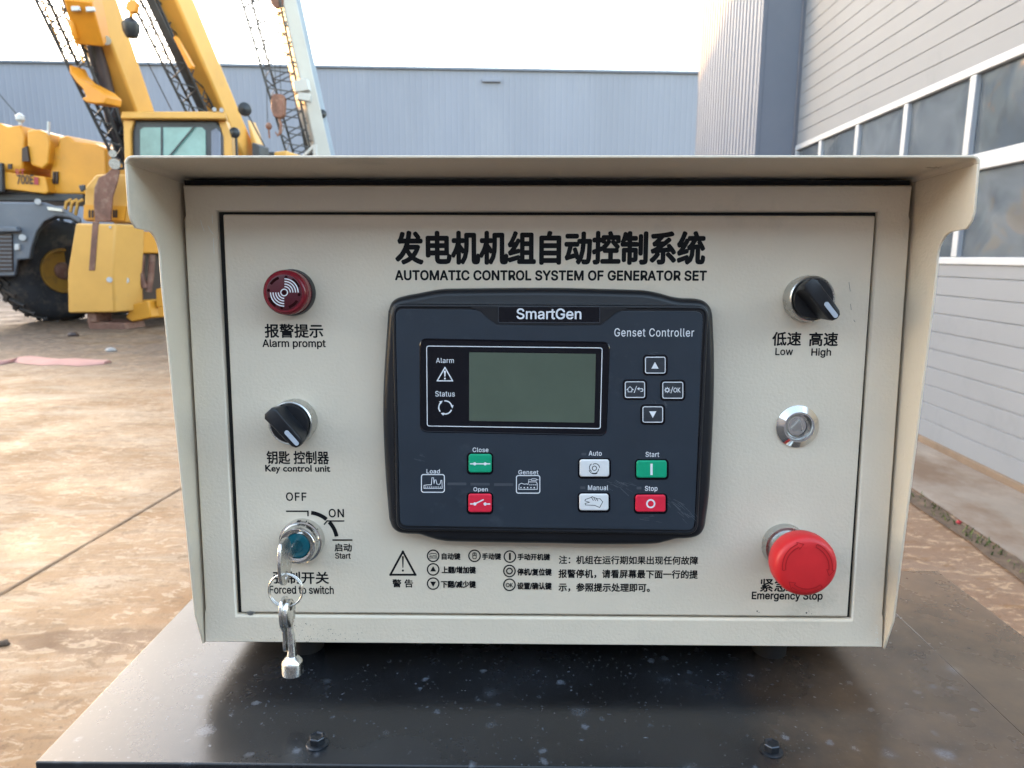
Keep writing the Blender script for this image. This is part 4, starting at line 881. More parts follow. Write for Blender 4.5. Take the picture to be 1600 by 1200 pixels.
# front frame
DX0, DX1, DZ0, DZ1 = -0.2075, 0.2098, 0.0217, 0.2905      # door opening edges
g_ = 0.0013
b = MB(); outer = [(HW - 0.0014, HH - 0.0042), (-HW + 0.0014, HH - 0.0042), (-HW + 0.0014, HH - 0.0235), (-HW + 0.0004, HH - 0.0255), (-HW + 0.0002, 0.024), (-HW - 0.0006, 0.022), (-HW - 0.0006, 0.0), (HW + 0.0006, 0.0), (HW + 0.0006, 0.022), (HW - 0.0002, 0.024), (HW - 0.0004, HH - 0.0255), (HW - 0.0014, HH - 0.0235)]; inn_ = [(DX1 + g_, DZ1 + 0.0017), (DX0 - 0.0030, DZ1 + 0.0017), (DX0 - 0.0030, DZ0 - g_), (DX1 + g_, DZ0 - g_)]
def frame_rings():
    r = 0.0022; rings = []
    ii = inn_
    seq = [([(min(max(p[0], -9), 9), p[1]) for p in inset(ii, -r)], 0.0), (inset(ii, -r * 0.3), r * 0.3), (ii, r), (ii, 0.022)]
    return [ring3(P_, y) for P_, y in seq]
b.loft(frame_rings(), cap0=False, cap1=False)
oi = [(-HW + 0.0014, HH - 0.0042)] + outer[2:]; oi = outer
b.loft([ring3(oi, 0.06), ring3(oi, 0.0012), ring3(inset(oi, 0.0009), 0.0)], cap0=False, cap1=False)
# flat of the frame between the outer outline and the door opening, cut into four strips
r_ = 0.0022; A_ = inset(outer, 0.0009); B2_ = inset(inn_, -r_); bx0 = min(p[0] for p in B2_); bx1 = max(p[0] for p in B2_); bz0 = min(p[1] for p in B2_); bz1 = max(p[1] for p in B2_)
def zs(lo, hi, l): return [p for p in l if lo < p[1] < hi]
top_ = [p for p in A_ if p[1] > bz1]; bot_ = [p for p in A_ if p[1] < bz0 - 1e-6]
Lm = sorted([p for p in A_ if p[0] < 0 and bz0 <= p[1] <= bz1], key=lambda p: p[1]); Rm = sorted([p for p in A_ if p[0] > 0 and bz0 <= p[1] <= bz1], key=lambda p: p[1])
def edge_x(side, z):
    pts_ = sorted([p for p in A_ if (p[0] > 0) == (side > 0)], key=lambda p: p[1])
    for p, q in zip(pts_, pts_[1:]):
        if p[1] <= z <= q[1] and q[1] > p[1]: return p[0] + (q[0] - p[0]) * (z - p[1]) / (q[1] - p[1])
    return pts_[0][0]
def strip(side):
    zz = sorted([bz0, bz1] + [p[1] for p in (Rm if side > 0 else Lm)]); xin = bx1 if side > 0 else bx0; vs_ = []
    for z in zz: vs_ += [(edge_x(side, z), 0.0, z), (xin, 0.0, z)]
    b.add(vs_, [(2 * i, 2 * i + 1, 2 * i + 3, 2 * i + 2) for i in range(len(zz) - 1)])
strip(-1); strip(1)
for lo_, hi_ in ((min(p[1] for p in A_), bz0), (bz1, max(p[1] for p in A_))):
    zz = sorted(set([lo_, hi_] + [round(p[1], 6) for p in A_ if lo_ < p[1] < hi_])); vs_ = []
    for z in zz: vs_ += [(edge_x(-1, z), 0.0, z), (edge_x(1, z), 0.0, z)]
    b.add(vs_, [(2 * i, 2 * i + 1, 2 * i + 3, 2 * i + 2) for i in range(len(zz) - 1)])
fr_ = b.build('front_frame', 'cream_paint', cb_, smooth=50, wn=True)
b = MB(); b.box((0, 0.075, HH / 2), (2 * HW - 0.004, 0.10, HH - 0.008)); bb = b.build('case_interior', 'gap_black', cb_)
b = MB(); b.add([(DX0 - 0.006, 0.0035, DZ0 - 0.004), (DX1 + 0.004, 0.0035, DZ0 - 0.004), (DX1 + 0.004, 0.0035, DZ1 + 0.004), (DX0 - 0.006, 0.0035, DZ1 + 0.004)], [(0, 1, 2, 3)])
b.build('door_gap_shade', 'gap_black', cb_, smooth=0)  # black sheet put in for the shade inside the door gap
for sx_ in (-1, 1): b.add([], [])
b = MB(); b.box((0, 0.010, HH - 0.0025), (2 * HW, 0.010, 0.0040))
b.build('hood_gap_shade', 'gap_black', cb_, smooth=0)  # black bar painting the shade in the gap below the hood top
# door, a pan with rolled edges
b = MB(); dq = [(-0.2065, DZ1), (-0.2078, DZ0), (0.2078, DZ0), (0.2105, DZ1)]
dq = rquad([(DX0 + 0.0006, DZ1), (DX0, DZ0), (DX1 - 0.0012, DZ0), (DX1, DZ1 - 0.0006)], 0.0012, 3)
b.loft([ring3(dq, 0.020), ring3(dq, 0.0012), ring3(inset(dq, 0.0004), 0.0004), ring3(inset(dq, 0.0013), 0.0)], cap0=False)
door_ = b.build('door', 'cream_paint', cb_, smooth=50, wn=True)
b = MB(); p = D(391, 955.5, 0.0); b.lathe((p.x, 0.003, p.z - 0.0004), (0, -1, 0), [(0.0030, 0.0), (0.0030, 0.0022), (0.0024, 0.0029), (0, 0.0031)], n=20); b.build('hinge_pin', 'satin_metal', cb_)
# rubber feet
for fx in (-0.174, 0.170):
    for fy in (0.036, 0.120):
        f_ = MB(); zf = BOX_Z - sin(TILT) * fy; f_.cyl((fx, fy, ZT_ + 0.0001), (fx, fy, zf - 0.0005), 0.012, n=28); o = f_.build('rubber_foot', 'rubber'); o.parent = cb_; o.matrix_parent_inverse = BOXM.inverted()
b = MB(); b.box((0, 0.0765, 0.0012), (2 * HW - 0.006, 0.146, 0.002)); b.build('bottom_plate', 'gap_black', cb_)

# ---- lettering on the door
YD = -0.00008
Pt = Print(YD); Pt.text('发电机机组自动控制系统', 617, 360.5, 1102.5, 414, bold=0.038); Pt.done('title_lettering', 'letter_black', cb_)
Pt = Print(YD); Pt.text('AUTOMATIC CONTROL SYSTEM OF GENERATOR SET', 617, 422.2, 1104.5, 438.6, bold=0.050, space=1.02); Pt.done('title_lettering', 'letter_black', cb_)
Pt = Print(YD); Pt.text('报警提示', 413.5, 506, 505, 528, bold=0.024); Pt.text('Alarm prompt', 410, 530.3, 509, 545.5, bold=0.026); Pt.done('switch_lettering', 'letter_black', cb_)
Pt = Print(YD); Pt.text('钥匙 控制器', 416.5, 704.5, 514, 725.5, bold=0.022); Pt.text('Key control unit', 414.5, 726.5, 516, 740.3, bold=0.028); Pt.done('switch_lettering', 'letter_black', cb_)
Pt = Print(YD); Pt.text('强制开关', 426.5, 893, 514, 912.5, bold=0.024); Pt.text('Forced to switch', 421, 915, 521.5, 928, bold=0.026); Pt.done('switch_lettering', 'letter_black', cb_)
Pt = Print(YD); Pt.text('低速', 1206.5, 518.5, 1252, 540.5, bold=0.026); Pt.text('高速', 1264, 519, 1309.5, 541, bold=0.026)
Pt.text('Low', 1211.5, 543.5, 1239, 555, bold=0.024); Pt.text('High', 1267.5, 544, 1298.5, 559, bold=0.024); Pt.done('switch_lettering', 'letter_black', cb_)
Pt = Print(YD); Pt.text('紧急停止', 1187.5, 904, 1277, 925, bold=0.022); Pt.text('Emergency Stop', 1174.5, 924.5, 1285.5, 940, bold=0.030); Pt.done('switch_lettering', 'letter_black', cb_)
Pt = Print(YD); Pt.text('OFF', 446.8, 769.3, 479, 782.8, bold=0.028, space=1.1); Pt.text('ON', 513.5, 795, 537.5, 808.5, bold=0.028, space=1.1)
Pt.text('启动', 522.5, 849, 549.8, 861.8, bold=0.028); Pt.text('Start', 523.6, 863.5, 548, 873, bold=0.028)
Pt.line([(448, 798.8), (481.2, 798.8), (481.2, 805.5)], 2.2); Pt.arc((480.5, 847), 46.2, 6.0, 50, 83, 20); Pt.arc((480.5, 847), 46.2, 6.0, 11, 43, 20)
Pt.line([(537, 814), (511.2, 814), (506.8, 819)], 2.0); Pt.line([(520.6, 843.8), (549.5, 843.8)], 2.3)
Pt.done('dial_lettering', 'letter_black', cb_)
Pt = Print(YD)
Pt.line([(629.5, 862), (649, 898), (610, 898)], 3.2, closed=True); Pt.poly([(628.0, 869), (631.0, 869), (630.2, 887), (628.8, 887)]); Pt.disc((629.5, 891.5), 1.7, 14)
Pt.text('警 告', 613, 905, 645.5, 918, bold=0.026)
for cx_, cy_ in ((676.8, 868.5), (741.4, 868.5), (796.7, 869.7), (676.8, 889.7), (796, 892.2), (676.8, 911.9), (796, 913.7)): Pt.arc((cx_, cy_), 8.9, 2.0)
Pt.text('自动键', 690, 863.8, 719.5, 874.6, bold=0.038); Pt.text('手动键', 753, 864, 783, 874.6, bold=0.038); Pt.text('手动开机键', 808.5, 864.8, 859.5, 875.4, bold=0.038)
Pt.text('上翻/增加键', 690, 884.7, 743.5, 896, bold=0.038); Pt.text('停机/复位键', 808, 887.8, 862, 899.2, bold=0.038)
Pt.text('下翻/减少键', 689, 907, 743.5, 918.4, bold=0.038); Pt.text('设置/确认键', 808, 909.6, 862, 921, bold=0.038)
Pt.text('AUTO', 670.8, 867.2, 682.8, 870.6, bold=0.046); Pt.line([(670.5, 872), (683, 872)], 0.8); Pt.line([(671, 866), (674.5, 864.6), (679.5, 864.6), (682.5, 866)], 1.0)
Pt.rr(738.2, 863.3, 744.6, 873.7, 2.0, 1.2); Pt.line([(739.5, 868), (743.5, 868)], 1.0); Pt.line([(741.4, 863.5), (741.4, 868)], 1.0)
Pt.line([(796.7, 864), (796.7, 875)], 3.0, caps=False)
Pt.poly([(676.8, 884.6), (681.4, 892.8), (672.2, 892.8)]); Pt.poly([(676.8, 917), (672.2, 908.8), (681.4, 908.8)])
Pt.arc((796, 892.2), 4.4, 1.9); Pt.text('OK', 790.2, 910.4, 801.9, 917.2, bold=0.028)
Pt.done('warning_lettering', 'letter_black', cb_)
Pt = Print(YD)
Pt.text('注：机组在运行期如果出现任何故障', 873, 868.6, 1091, 882.0, bold=0.026); Pt.text('报警停机，请看屏幕最下面一行的提', 872.5, 890, 1090.5, 904, bold=0.028); Pt.text('示，参照提示处理即可。', 872.5, 911, 1015.5, 925, bold=0.028)
Pt.done('note_lettering', 'letter_black', cb_)

# ---- small wear marks on the door paint (chips and scuffs)
Pt = Print(YD)
def blot(cx_, cy_, r, n=9, el=1.0):
    Pt.poly([(cx_ + r * el * random.uniform(.5, 1.1) * cos(2 * pi * i / n), cy_ + r * random.uniform(.5, 1.1) * sin(2 * pi * i / n)) for i in range(n)])
for x, y, r in ((1183, 955, 1.4), (1186, 957, 0.8), (1260, 957.5, 1.4), (1268, 959, 0.7), (1264, 955, 0.6)): blot(x, y, r)
for (x0, y0, x1, y1) in ((1326.5, 441, 1328.5, 455), (1329, 475, 1330, 484), (1334, 500, 1336, 503)): Pt.line([(x0, y0), (x1, y1)], 0.55)
Pt.done('paint_chip', 'rubber', cb_)
random.seed(11)
Pt = Print(0.0 - 0.00008)
for i in range(90):
    x = random.gauss(490, 38); y = random.uniform(974, 1003); blot(x, y, random.uniform(0.25, 0.85), 7)
for i in range(60): blot(random.uniform(330, 1370), random.uniform(974, 1002), random.uniform(0.2, 0.5), 6)
Pt.done('paint_speckle', 'rubber', cb_)

# ---- controller ------------------------------------------------------
ctl = empty('controller'); ctl.parent = cb_
def L2(pts, y): return [(D(x, yy, y).x, D(x, yy, y).z) for x, yy in pts]
YB = -0.009
oc = [(604.5, 500), (606.5, 484), (611, 472.5), (620, 465.5), (634, 461.5), (653, 458), (668, 455), (690, 451.5), (720, 450.5), (860, 449.5), (990, 452.5), (1012, 454), (1032, 458), (1050, 463), (1066, 465.5), (1086, 466.2), (1100, 469.5), (1109, 477), (1113.5, 488), (1115, 504),
      (1117, 560), (1116, 640), (1110, 760), (1104.5, 808), (1102, 823), (1096.5, 833.5), (1087, 839.5), (1074, 842), (1056, 843), (1040, 847), (1017, 851), (940, 851.5), (860, 850), (720, 847.5), (690, 845.5), (672, 841), (655, 836), (636, 835), (623, 832.5), (613.5, 826), (608.5, 815), (606, 800), (600, 720), (597.5, 620)]
oc = L2(oc, YB); oc = smooth_loop(oc, 5)
if sum(oc[i][0] * oc[(i + 1) % len(oc)][1] - oc[(i + 1) % len(oc)][0] * oc[i][1] for i in range(len(oc))) < 0: oc.reverse()
b = MB(); b.loft([ring3(inset(oc, 0.0035), -0.0003), ring3(inset(oc, 0.0012), -0.0022), ring3(oc, -0.006), ring3(inset(oc, 0.0006), -0.0092), ring3(inset(oc, 0.0022), -0.0118), ring3(inset(oc, 0.0050), -0.0130)], cap0=False)
b.build('case', 'case_black', ctl, smooth=60)
YF = -0.0160
def quad(pts, y): q = L2(pts, y); return q
rim = rquad(quad([(612, 474.5), (619, 829.5), (1090.5, 836), (1108.5, 477.5)], YF), 0.0075, 8)
b = MB(); b.loft([ring3(rim, -0.0125), ring3(rim, YF + 0.0012), ring3(inset(rim, 0.0004), YF + 0.0004), ring3(inset(rim, 0.0011), YF), ring3(inset(rim, 0.0019), YF + 0.0001), ring3(inset(rim, 0.0024), YF + 0.0009)], cap0=False, cap1=True)
b.build('bezel', 'case_black', ctl, smooth=50, wn=True)
fp = rquad(quad([(617.5, 483), (624.5, 822), (1085, 829), (1099, 486.5)], YF), 0.0055, 8)
b = MB(); b.loft([ring3(fp, YF + 0.0008), ring3(inset(fp, 0.0002), YF + 0.00015), ring3(inset(fp, 0.0006), YF)], cap0=False); b.build('faceplate', 'plate_slate', ctl, smooth=40, wn=True)
YP = YF - 0.00006
nt_ = L2([(735, 480), (752, 487), (764, 498), (776, 506.5), (860, 508), (938, 507.5), (950, 499), (962, 489), (980, 482), (860, 478)], YF); 
b = MB(); b.prism([Vector((p_[0], YF - 0.0004, p_[1])) for p_ in nt_], (0, 0.0006, 0)); b.build('brand_plate', 'case_black', ctl, bevel=0.00015)
Pt = Print(YF - 0.00045); Pt.fill(779, 479.5, 937, 503.5, 1.5, 0); Pt.rr(778.6, 479, 937.4, 504, 1.8, 0.6, 1); Pt.text('SmartGen', 807, 481.8, 908.5, 499, bold=0.024, mi=2); Pt.done('brand_lettering', ['screen_black', 'led_grey', 'print_white'], ctl)
Pt = Print(YP); Pt.text('Genset Controller', 960, 513, 1084.5, 526, bold=0.006, space=1.08); Pt.done('faceplate_lettering', 'print_white', ctl)
Pt = Print(YP)
for t_, x0, y0, x1, y1 in (('Close', 738.5, 699.3, 763.2, 706.4), ('Open', 739.7, 761.3, 762.2, 769.3), ('Load', 666.5, 733, 687.2, 739.8), ('Genset', 810, 734.5, 841.2, 741.2), ('Auto', 919.8, 704.5, 940.2, 712.2), ('Manual', 918.7, 758.2, 950.3, 766), ('Start', 1008.7, 706, 1030, 714), ('Stop', 1007.6, 759.3, 1027.4, 769)):
    Pt = Print(YP); Pt.text(t_, x0, y0, x1, y1, bold=0.014, space=1.05); Pt.done('button_lettering', 'print_white', ctl)
# mimic diagram: load and generator symbols with three indicator bars
Pt = Print(YP); Pt.rr(657.8, 740.8, 695, 769.8, 4, 1.4)
Pt.line([(662.5, 763), (662.5, 758.5), (668, 757.5), (674, 757.5), (674.8, 746.5), (677.4, 746.5), (678.2, 755.5), (679.3, 750), (681.3, 750), (682.5, 756), (686, 757.5), (688.2, 755), (688.8, 750.5), (690.4, 750.5), (691, 763)], 0.95, closed=True)
for k in range(9): Pt.poly([(664.5 + k * 2.9, 760.3), (665.9 + k * 2.9, 760.3), (665.9 + k * 2.9, 761.7), (664.5 + k * 2.9, 761.7)])
Pt.done('load_symbol', 'print_white', ctl); Pt = Print(YP); Pt.rr(806.2, 742.3, 844.2, 771.2, 4, 1.4)
Pt.line([(810.5, 764.5), (811, 757), (815, 755), (819, 756.5), (823, 756), (825, 757), (826, 753), (838, 753), (839.5, 756), (839.5, 764.5)], 0.95, closed=True)
Pt.line([(826, 753.5), (826, 749.5), (830, 749.5)], 0.8); Pt.rr(830, 747.7, 838.5, 751.3, 1.4, 0.8); Pt.line([(838.5, 749.5), (841, 749.5)], 0.8)
for k in range(4): Pt.disc((828 + k * 3.1, 757.5), 0.9, 10)
for k in range(5): Pt.disc((814 + k * 5.2, 762), 1.1, 10)
Pt.done('generator_symbol', 'print_white', ctl)
for q_ in ((699.2, 754, 728.6, 758.2), (735, 754.5, 765.2, 758.6), (772, 755, 802, 759.2)): Pt = Print(YP); Pt.fill(*q_, 0.8); Pt.done('indicator_light', 'led_grey', ctl)
for x, y in ((912.3, 709.6), (910.5, 762), (998.5, 762.5)): Pt = Print(YP); Pt.fill(x - 3.8, y - 2, x + 3.8, y + 2, 0.8); Pt.done('indicator_light', 'led_grey', ctl)
# screen window
scr = empty('screen'); scr.parent = ctl
sw = rquad(quad([(657, 530), (657.8, 674), (946.5, 680), (952, 535.5)], YF), 0.0042, 6)
b = MB(); b.loft([ring3(inset(sw, -0.0006), YF - 0.00005), ring3(sw, YF - 0.0005), ring3(inset(sw, 0.0006), YF - 0.0001)], cap0=False); b.build('screen_surround', 'screen_black', scr, smooth=50, wn=True)
dsp = rquad(quad([(733, 550.5), (733, 657.5), (928.6, 660.5), (931, 553)], YF - 0.0002), 0.0004, 2)
b = MB(); b.add(ring3(dsp, YF - 0.00016), [tuple(range(len(dsp)))]); b.build('display', 'lcd', scr, smooth=0)
YS = YF - 0.00022
q = L2([(666, 540), (667, 666.2), (938.5, 670.3), (941.6, 543)], YS); q1 = rquad(q, 0.0018, 5); q2 = inset(q1, 0.00052); n = len(q1)
b = MB(); b.add(ring3(q1, YS) + ring3(q2, YS), [(i, (i + 1) % n, n + (i + 1) % n, n + i) for i in range(n)])
b.build('screen_outline', 'print_white', scr, smooth=0)
Pt = Print(YS); Pt.text('Alarm', 681.2, 559.3, 709.2, 567.3, bold=0.008, space=1.06); Pt.text('Status', 680.2, 611, 710.6, 619.6, bold=0.008, space=1.06)
Pt.line([(695.2, 574.2), (707.2, 595), (683.2, 595)], 1.7, closed=True); Pt.poly([(693.4, 580), (695.2, 578.6), (697, 580), (696, 588.5), (694.4, 588.5)]); Pt.disc((695.2, 591.5), 1.5, 14)
for a0 in (15, 135, 255):
    Pt.arc((695.8, 636.6), 10.2, 2.0, a0, a0 + 84, 20); t = radians(a0 + 2); c_ = (695.8 + 10.2 * cos(t), 636.6 - 10.2 * sin(t)); d_ = (sin(t), cos(t)); n_ = (cos(t), -sin(t))
    Pt.poly([(c_[0] + n_[0] * 3.2, c_[1] + n_[1] * 3.2), (c_[0] + d_[0] * 5, c_[1] + d_[1] * 5), (c_[0] - n_[0] * 1.6, c_[1] - n_[1] * 1.6)])
Pt.done('screen_lettering', 'print_white', scr)
# rubber push buttons
def button(x0, y0, x1, y1, mname, draw, name='push_button', r=4.0):
    P0 = rrect(x0 - 3.0, y0 - 3.0, x1 + 3.0, y1 + 3.0, r + 2.2); P1 = rrect(x0, y0, x1, y1, r)
    well = L2(P0, YF); cap = L2(P1, YF - 0.0012)
    b = Print(YF - 0.00125, 4e-6)
    b.loft([ring3(well, YF + 0.0002), ring3(well, YF - 0.0001), ring3(inset(well, -0.0005 if False else 0.0006), YF - 0.0002)], 0)
    b.loft([ring3(inset(cap, -0.0001), YF - 0.0001), ring3(cap, YF - 0.0008), ring3(inset(cap, 0.00035), YF - 0.00118), ring3(inset(cap, 0.0008), YF - 0.00125)], 1)
    draw(b); ob = b.build(name, ['screen_black', mname, 'print_white', 'letter_black'], ctl, smooth=50, fix=False, wn=True); return ob
def outl(b, x0, y0, x1, y1): b.rr(x0, y0, x1, y1, 3.4, 1.25, 2)
def dr_up(b): outl(b, 1008, 557.5, 1040, 583.5); b.poly([(1023.4, 565.5), (1029, 576), (1017.8, 576)], 2)
def dr_dn(b): outl(b, 1004, 635, 1036, 660.3); b.poly([(1020, 653), (1014.4, 642.6), (1025.6, 642.6)], 2)
def dr_hm(b):
    outl(b, 976.4, 596, 1007.8, 621.6); b.line([(979.4, 609), (984.4, 604), (989.4, 609), (987.2, 609), (987.2, 612.3), (981.4, 612.3), (981.4, 609)], 0.9, 2, closed=True)
    b.line([(991, 613.5), (994.6, 603.5)], 1.0, 2); b.line([(998, 607.4), (1003.4, 607.4), (1004.6, 609), (1004.2, 611.2), (1001.5, 611.6)], 1.2, 2); b.poly([(995.3, 607.4), (999, 604.8), (999, 610)], 2)
def dr_ok(b):
    outl(b, 1035, 596.6, 1067.6, 622.8); b.arc((1042.6, 609.4), 2.6, 1.3, mi=2)
    for k in range(8):
        t = k * pi / 4; b.line([(1042.6 + 3 * cos(t), 609.4 + 3 * sin(t)), (1042.6 + 4.2 * cos(t), 609.4 + 4.2 * sin(t))], 1.1, 2)
    b.line([(1048.3, 614), (1051.4, 604.6)], 1.0, 2); b.text('OK', 1052.2, 605.6, 1063.4, 613.2, bold=0.012, mi=2)
def dr_auto(b):
    c = (928.8, 731.6); b.arc(c, 3.4, 1.2, mi=3)
    for a0 in (20, 140, 260):
        for r0, k in ((6.2, 0), ): b.arc((c[0] + 1.5 * cos(radians(a0)), c[1] - 1.5 * sin(radians(a0))), 6.6, 1.15, a0 - 20, a0 + 105, 16, 3)
    b.arc(c, 8.9, 1.1, 200, 300, 14, 3)
def dr_man(b):
    b.line([(914.5, 780.5), (920, 778.6), (925.5, 776.2), (934, 779.5), (937.5, 779.2), (941.8, 784.2), (937, 793.0), (929, 789.6), (915, 789), (914.2, 786.6), (921, 784.8), (914, 782.6)], 0.95, 3, closed=True)
    for k in range(3): b.line([(924.5 + 3.6 * k, 777.6 + 0.7 * k), (927 + 3.6 * k, 781.8 + 0.4 * k)], 1.0, 3)
button(1007.6, 557, 1040.3, 583.8, 'key_grey', dr_up); button(976, 595.7, 1008.2, 622, 'key_grey', dr_hm); button(1034.6, 596.3, 1068, 623.2, 'key_grey', dr_ok); button(1003.6, 634.6, 1036.5, 660.6, 'key_grey', dr_dn)
button(906, 718.5, 951.8, 745, 'key_white', dr_auto); button(905.5, 772.2, 950.8, 797.8, 'key_white', dr_man)
button(995, 720, 1041.9, 746.7, 'key_green', lambda b: b.line([(1018, 724.5), (1018, 742.3)], 3.6, 2, caps=False)); button(993.4, 773.8, 1040, 800, 'key_red', lambda b: b.arc((1016.8, 787), 5.9, 2.5, mi=2))
def dr_close(b): b.line([(734.5, 724.7), (766, 724.7)], 1.9, 2, caps=False); b.disc((741.7, 724.7), 2.5, 16, 2); b.disc((758, 724.7), 2.5, 16, 2)
def dr_open(b):
    b.line([(734.3, 787.3), (742, 787.3), (755.6, 780.6)], 1.9, 2, caps=False); b.disc((742, 787.3), 2.5, 16, 2); b.disc((758, 787.5), 2.5, 16, 2); b.line([(758, 787.5), (766, 787.5)], 1.9, 2, caps=False)
button(732.3, 710, 767.9, 738.5, 'key_green', dr_close); button(732, 772.2, 767.9, 800.6, 'key_red', dr_open)
for o in ctl.children:
    pass

# ---- handling marks: scuffs on the faceplate, chips on the frame and hood edges
mat('scuff', (0.105, 0.118, 0.135), 0.6, var=0.3, vs=300)
mat('chip_white', (0.75, 0.76, 0.74), 0.5)
random.seed(5); Pt = Print(YF - 0.00003, 1e-6)
def scuffs(x, y, ang, ln, spread, n):
    for i in range(n):
        a_ = radians(ang + random.gauss(0, 6)); px_, py_ = x + random.gauss(0, spread), y + random.gauss(0, spread * 0.5); l_ = ln * random.uniform(0.3, 1.0)
        Pt.line([(px_, py_), (px_ + l_ * cos(a_), py_ + l_ * sin(a_))], random.uniform(0.2, 0.5), caps=False)
scuffs(964, 753, 28, 22, 9, 16); scuffs(1050, 786, 38, 26, 8, 14); scuffs(1070, 803, 40, 14, 6, 12); scuffs(1018, 553, 5, 12, 6, 7); scuffs(1030, 629, 60, 10, 8, 9); scuffs(1010, 808, 10, 12, 8, 7); scuffs(655, 712, 15, 12, 6, 5)
Pt.done('scuff', 'scuff', ctl)
Pt = Print(-0.00006, 2e-6)
for pts in ([(313.5, 344), (315.5, 352), (319, 361)], [(325, 353), (329, 361), (333, 366)], [(331.5, 336), (332, 349)], [(333.5, 372), (334, 384), (334.5, 396)]): Pt.line(pts, 0.8)
for i in range(26): blot(1370 + random.gauss(0, 1.6), random.uniform(975, 1008), random.uniform(0.3, 0.9), 7)
for i in range(40): blot(random.uniform(336, 338.5), random.uniform(372, 560), random.uniform(0.15, 0.45), 6)
Pt.done('paint_scratch', 'chip_white', cb_)

# ---- alarm sounder ---------------------------------------------------
AXI = (0, -1, 0)
def base_of(px, py, y): p = D(px, py, y); return Vector((p.x, 0, p.z))
al = empty('alarm_sounder'); al.parent = cb_; al['label'] = 'dark red alarm sounder above the words Alarm prompt'
c = base_of(444, 457, -0.017); YA_ = -0.017
b = MB(); b.lathe(c, AXI, [(0.0150, 0.0001), (0.0150, 0.003), (0.0146, 0.006), (0.0136, 0.0062)], n=56); b.build('base_ring', 'knob_black', al)
b = MB(); b.lathe(c, AXI, [(0.0141, 0.0058), (0.0143, 0.012), (0.0141, 0.0145), (0.0134, 0.0163), (0.0124, 0.0170), (0.0112, 0.0170)], n=56); b.build('lens', 'lens_red', al)
b = MB(); b.lathe(c, AXI, [(0.0111, 0.0165), (0.0111, 0.0171), (0.0108, 0.01725), (0, 0.01725)], n=56); b.build('sounder_face', 'lens_red_face', al)
pcx, pcy = 444, 457
Pt = Print(-0.01732)
for a0 in (15, 105, 195, 285): Pt.arc((pcx - 0.5, pcy), 24.2, 4.2, a0 + 4, a0 + 43, 14)
for a0 in (82, 172, 262, 352): Pt.disc((pcx - 0.5 + 24.2 * cos(radians(a0)), pcy - 24.2 * sin(radians(a0))), 2.4, 14)
Pt.disc((pcx, pcy), 3.4)
Pt.done('sound_slot', 'slot_red', al)
Pt = Print(-0.01740)
for r in (9.2, 13.2, 17.3, 21.3): Pt.arc((pcx + .5, pcy), r, 1.7, 0, 90, 24); Pt.arc((pcx, pcy), r, 1.7, 180, 270, 24)
Pt.arc((pcx, pcy), 5.2, 1.6); Pt.done('sound_symbol', 'print_white', al)

# ---- selector switches ------------------------------------------------
def selector(px, py, ang, label):
    s_ = empty('selector_switch'); s_.parent = cb_; s_['label'] = label
    c = base_of(px, py, -0.011)
    b = MB(); b.lathe(c, AXI, [(0.0149, 0.0001), (0.0149, 0.004), (0.0147, 0.0088), (0.0143, 0.0104), (0.0136, 0.0110), (0.0130, 0.0108), (0.0128, 0.0090), (0.0, 0.0088)], n=56); b.build('bezel_ring', 'satin_metal', s_)
    b = MB(); b.lathe(c, AXI, [(0.0126, 0.0085), (0.0126, 0.0118), (0.0120, 0.0126), (0.0, 0.0126)], n=56)
    # handle: a thick grip across the dial, waisted, pointer end longer
    ca_, sa_ = cos(radians(ang)), sin(radians(ang))
    def hp(u, v, h): return c + Vector((u * ca_ - v * sa_, -h, u * sa_ + v * ca_))
    out_ = [(-0.0118, -0.0052), (-0.004, -0.0047), (0.006, -0.0047), (0.0128, -0.0042), (0.0150, -0.0028), (0.0158, 0.0), (0.0150, 0.0028), (0.0128, 0.0042), (0.006, 0.0047), (-0.004, 0.0047), (-0.0118, 0.0052), (-0.0140, 0.0030), (-0.0140, -0.0030)]
    def sc(k, ky=None): ky = ky or k; return [(u * k, v * ky) for u, v in out_]
    b.loft([[hp(u, v, 0.0122) for u, v in sc(0.86, 1.25)], [hp(u, v, 0.017) for u, v in sc(0.97, 1.06)], [hp(u, v, 0.0235) for u, v in sc(1.0, 0.98)], [hp(u, v, 0.0248) for u, v in sc(0.975, 0.93)], [hp(u, v, 0.0254) for u, v in sc(0.90, 0.80)]])
    b.build('knob', 'knob_black', s_, smooth=40)
    b = MB(); m_ = [(u, v) for u, v in rrect(0.0026, -0.00145, 0.0145, 0.00145, 0.0014, 4)]
    b.loft([[hp(u, v, 0.0250) for u, v in m_], [hp(u, v, 0.0257) for u, v in m_]]); b.build('pointer_mark', 'marker_grey', s_)
    return s_
selector(453, 662, -49, 'black selector knob pointing down right above the words Key control unit')
selector(1270, 467, -50, 'black selector knob above the words Low and High at upper right')

# ---- key switch with key and ring ---------------------------------------
ks = empty('key_switch'); ks.parent = cb_; ks['label'] = 'chrome key switch with teal core under the OFF and ON dial'
c = base_of(464, 853.5, -0.013)
b = MB(); b.lathe(c, AXI, [(0.0149, 0.0001), (0.0149, 0.0040), (0.0144, 0.0062), (0.0134, 0.0066), (0.0129, 0.0100), (0.0125, 0.0124), (0.0118, 0.0132), (0.0100, 0.0134), (0.0088, 0.0128), (0.0086, 0.0100), (0, 0.0100)], n=56); b.build('collar', 'chrome', ks)
b = MB(); b.lathe(c, AXI, [(0.0084, 0.009), (0.0084, 0.0122), (0.0079, 0.0129), (0.0038, 0.0126), (0.0034, 0.0118), (0, 0.0118)], n=48); b.build('core', 'core_teal', ks)
b = MB(); p = D(468, 811, -0.004); b.box((p.x, -0.0052, c.z + 0.0142), (0.0022, 0.0022, 0.0016)); b.build('index_mark', 'knob_black', ks)

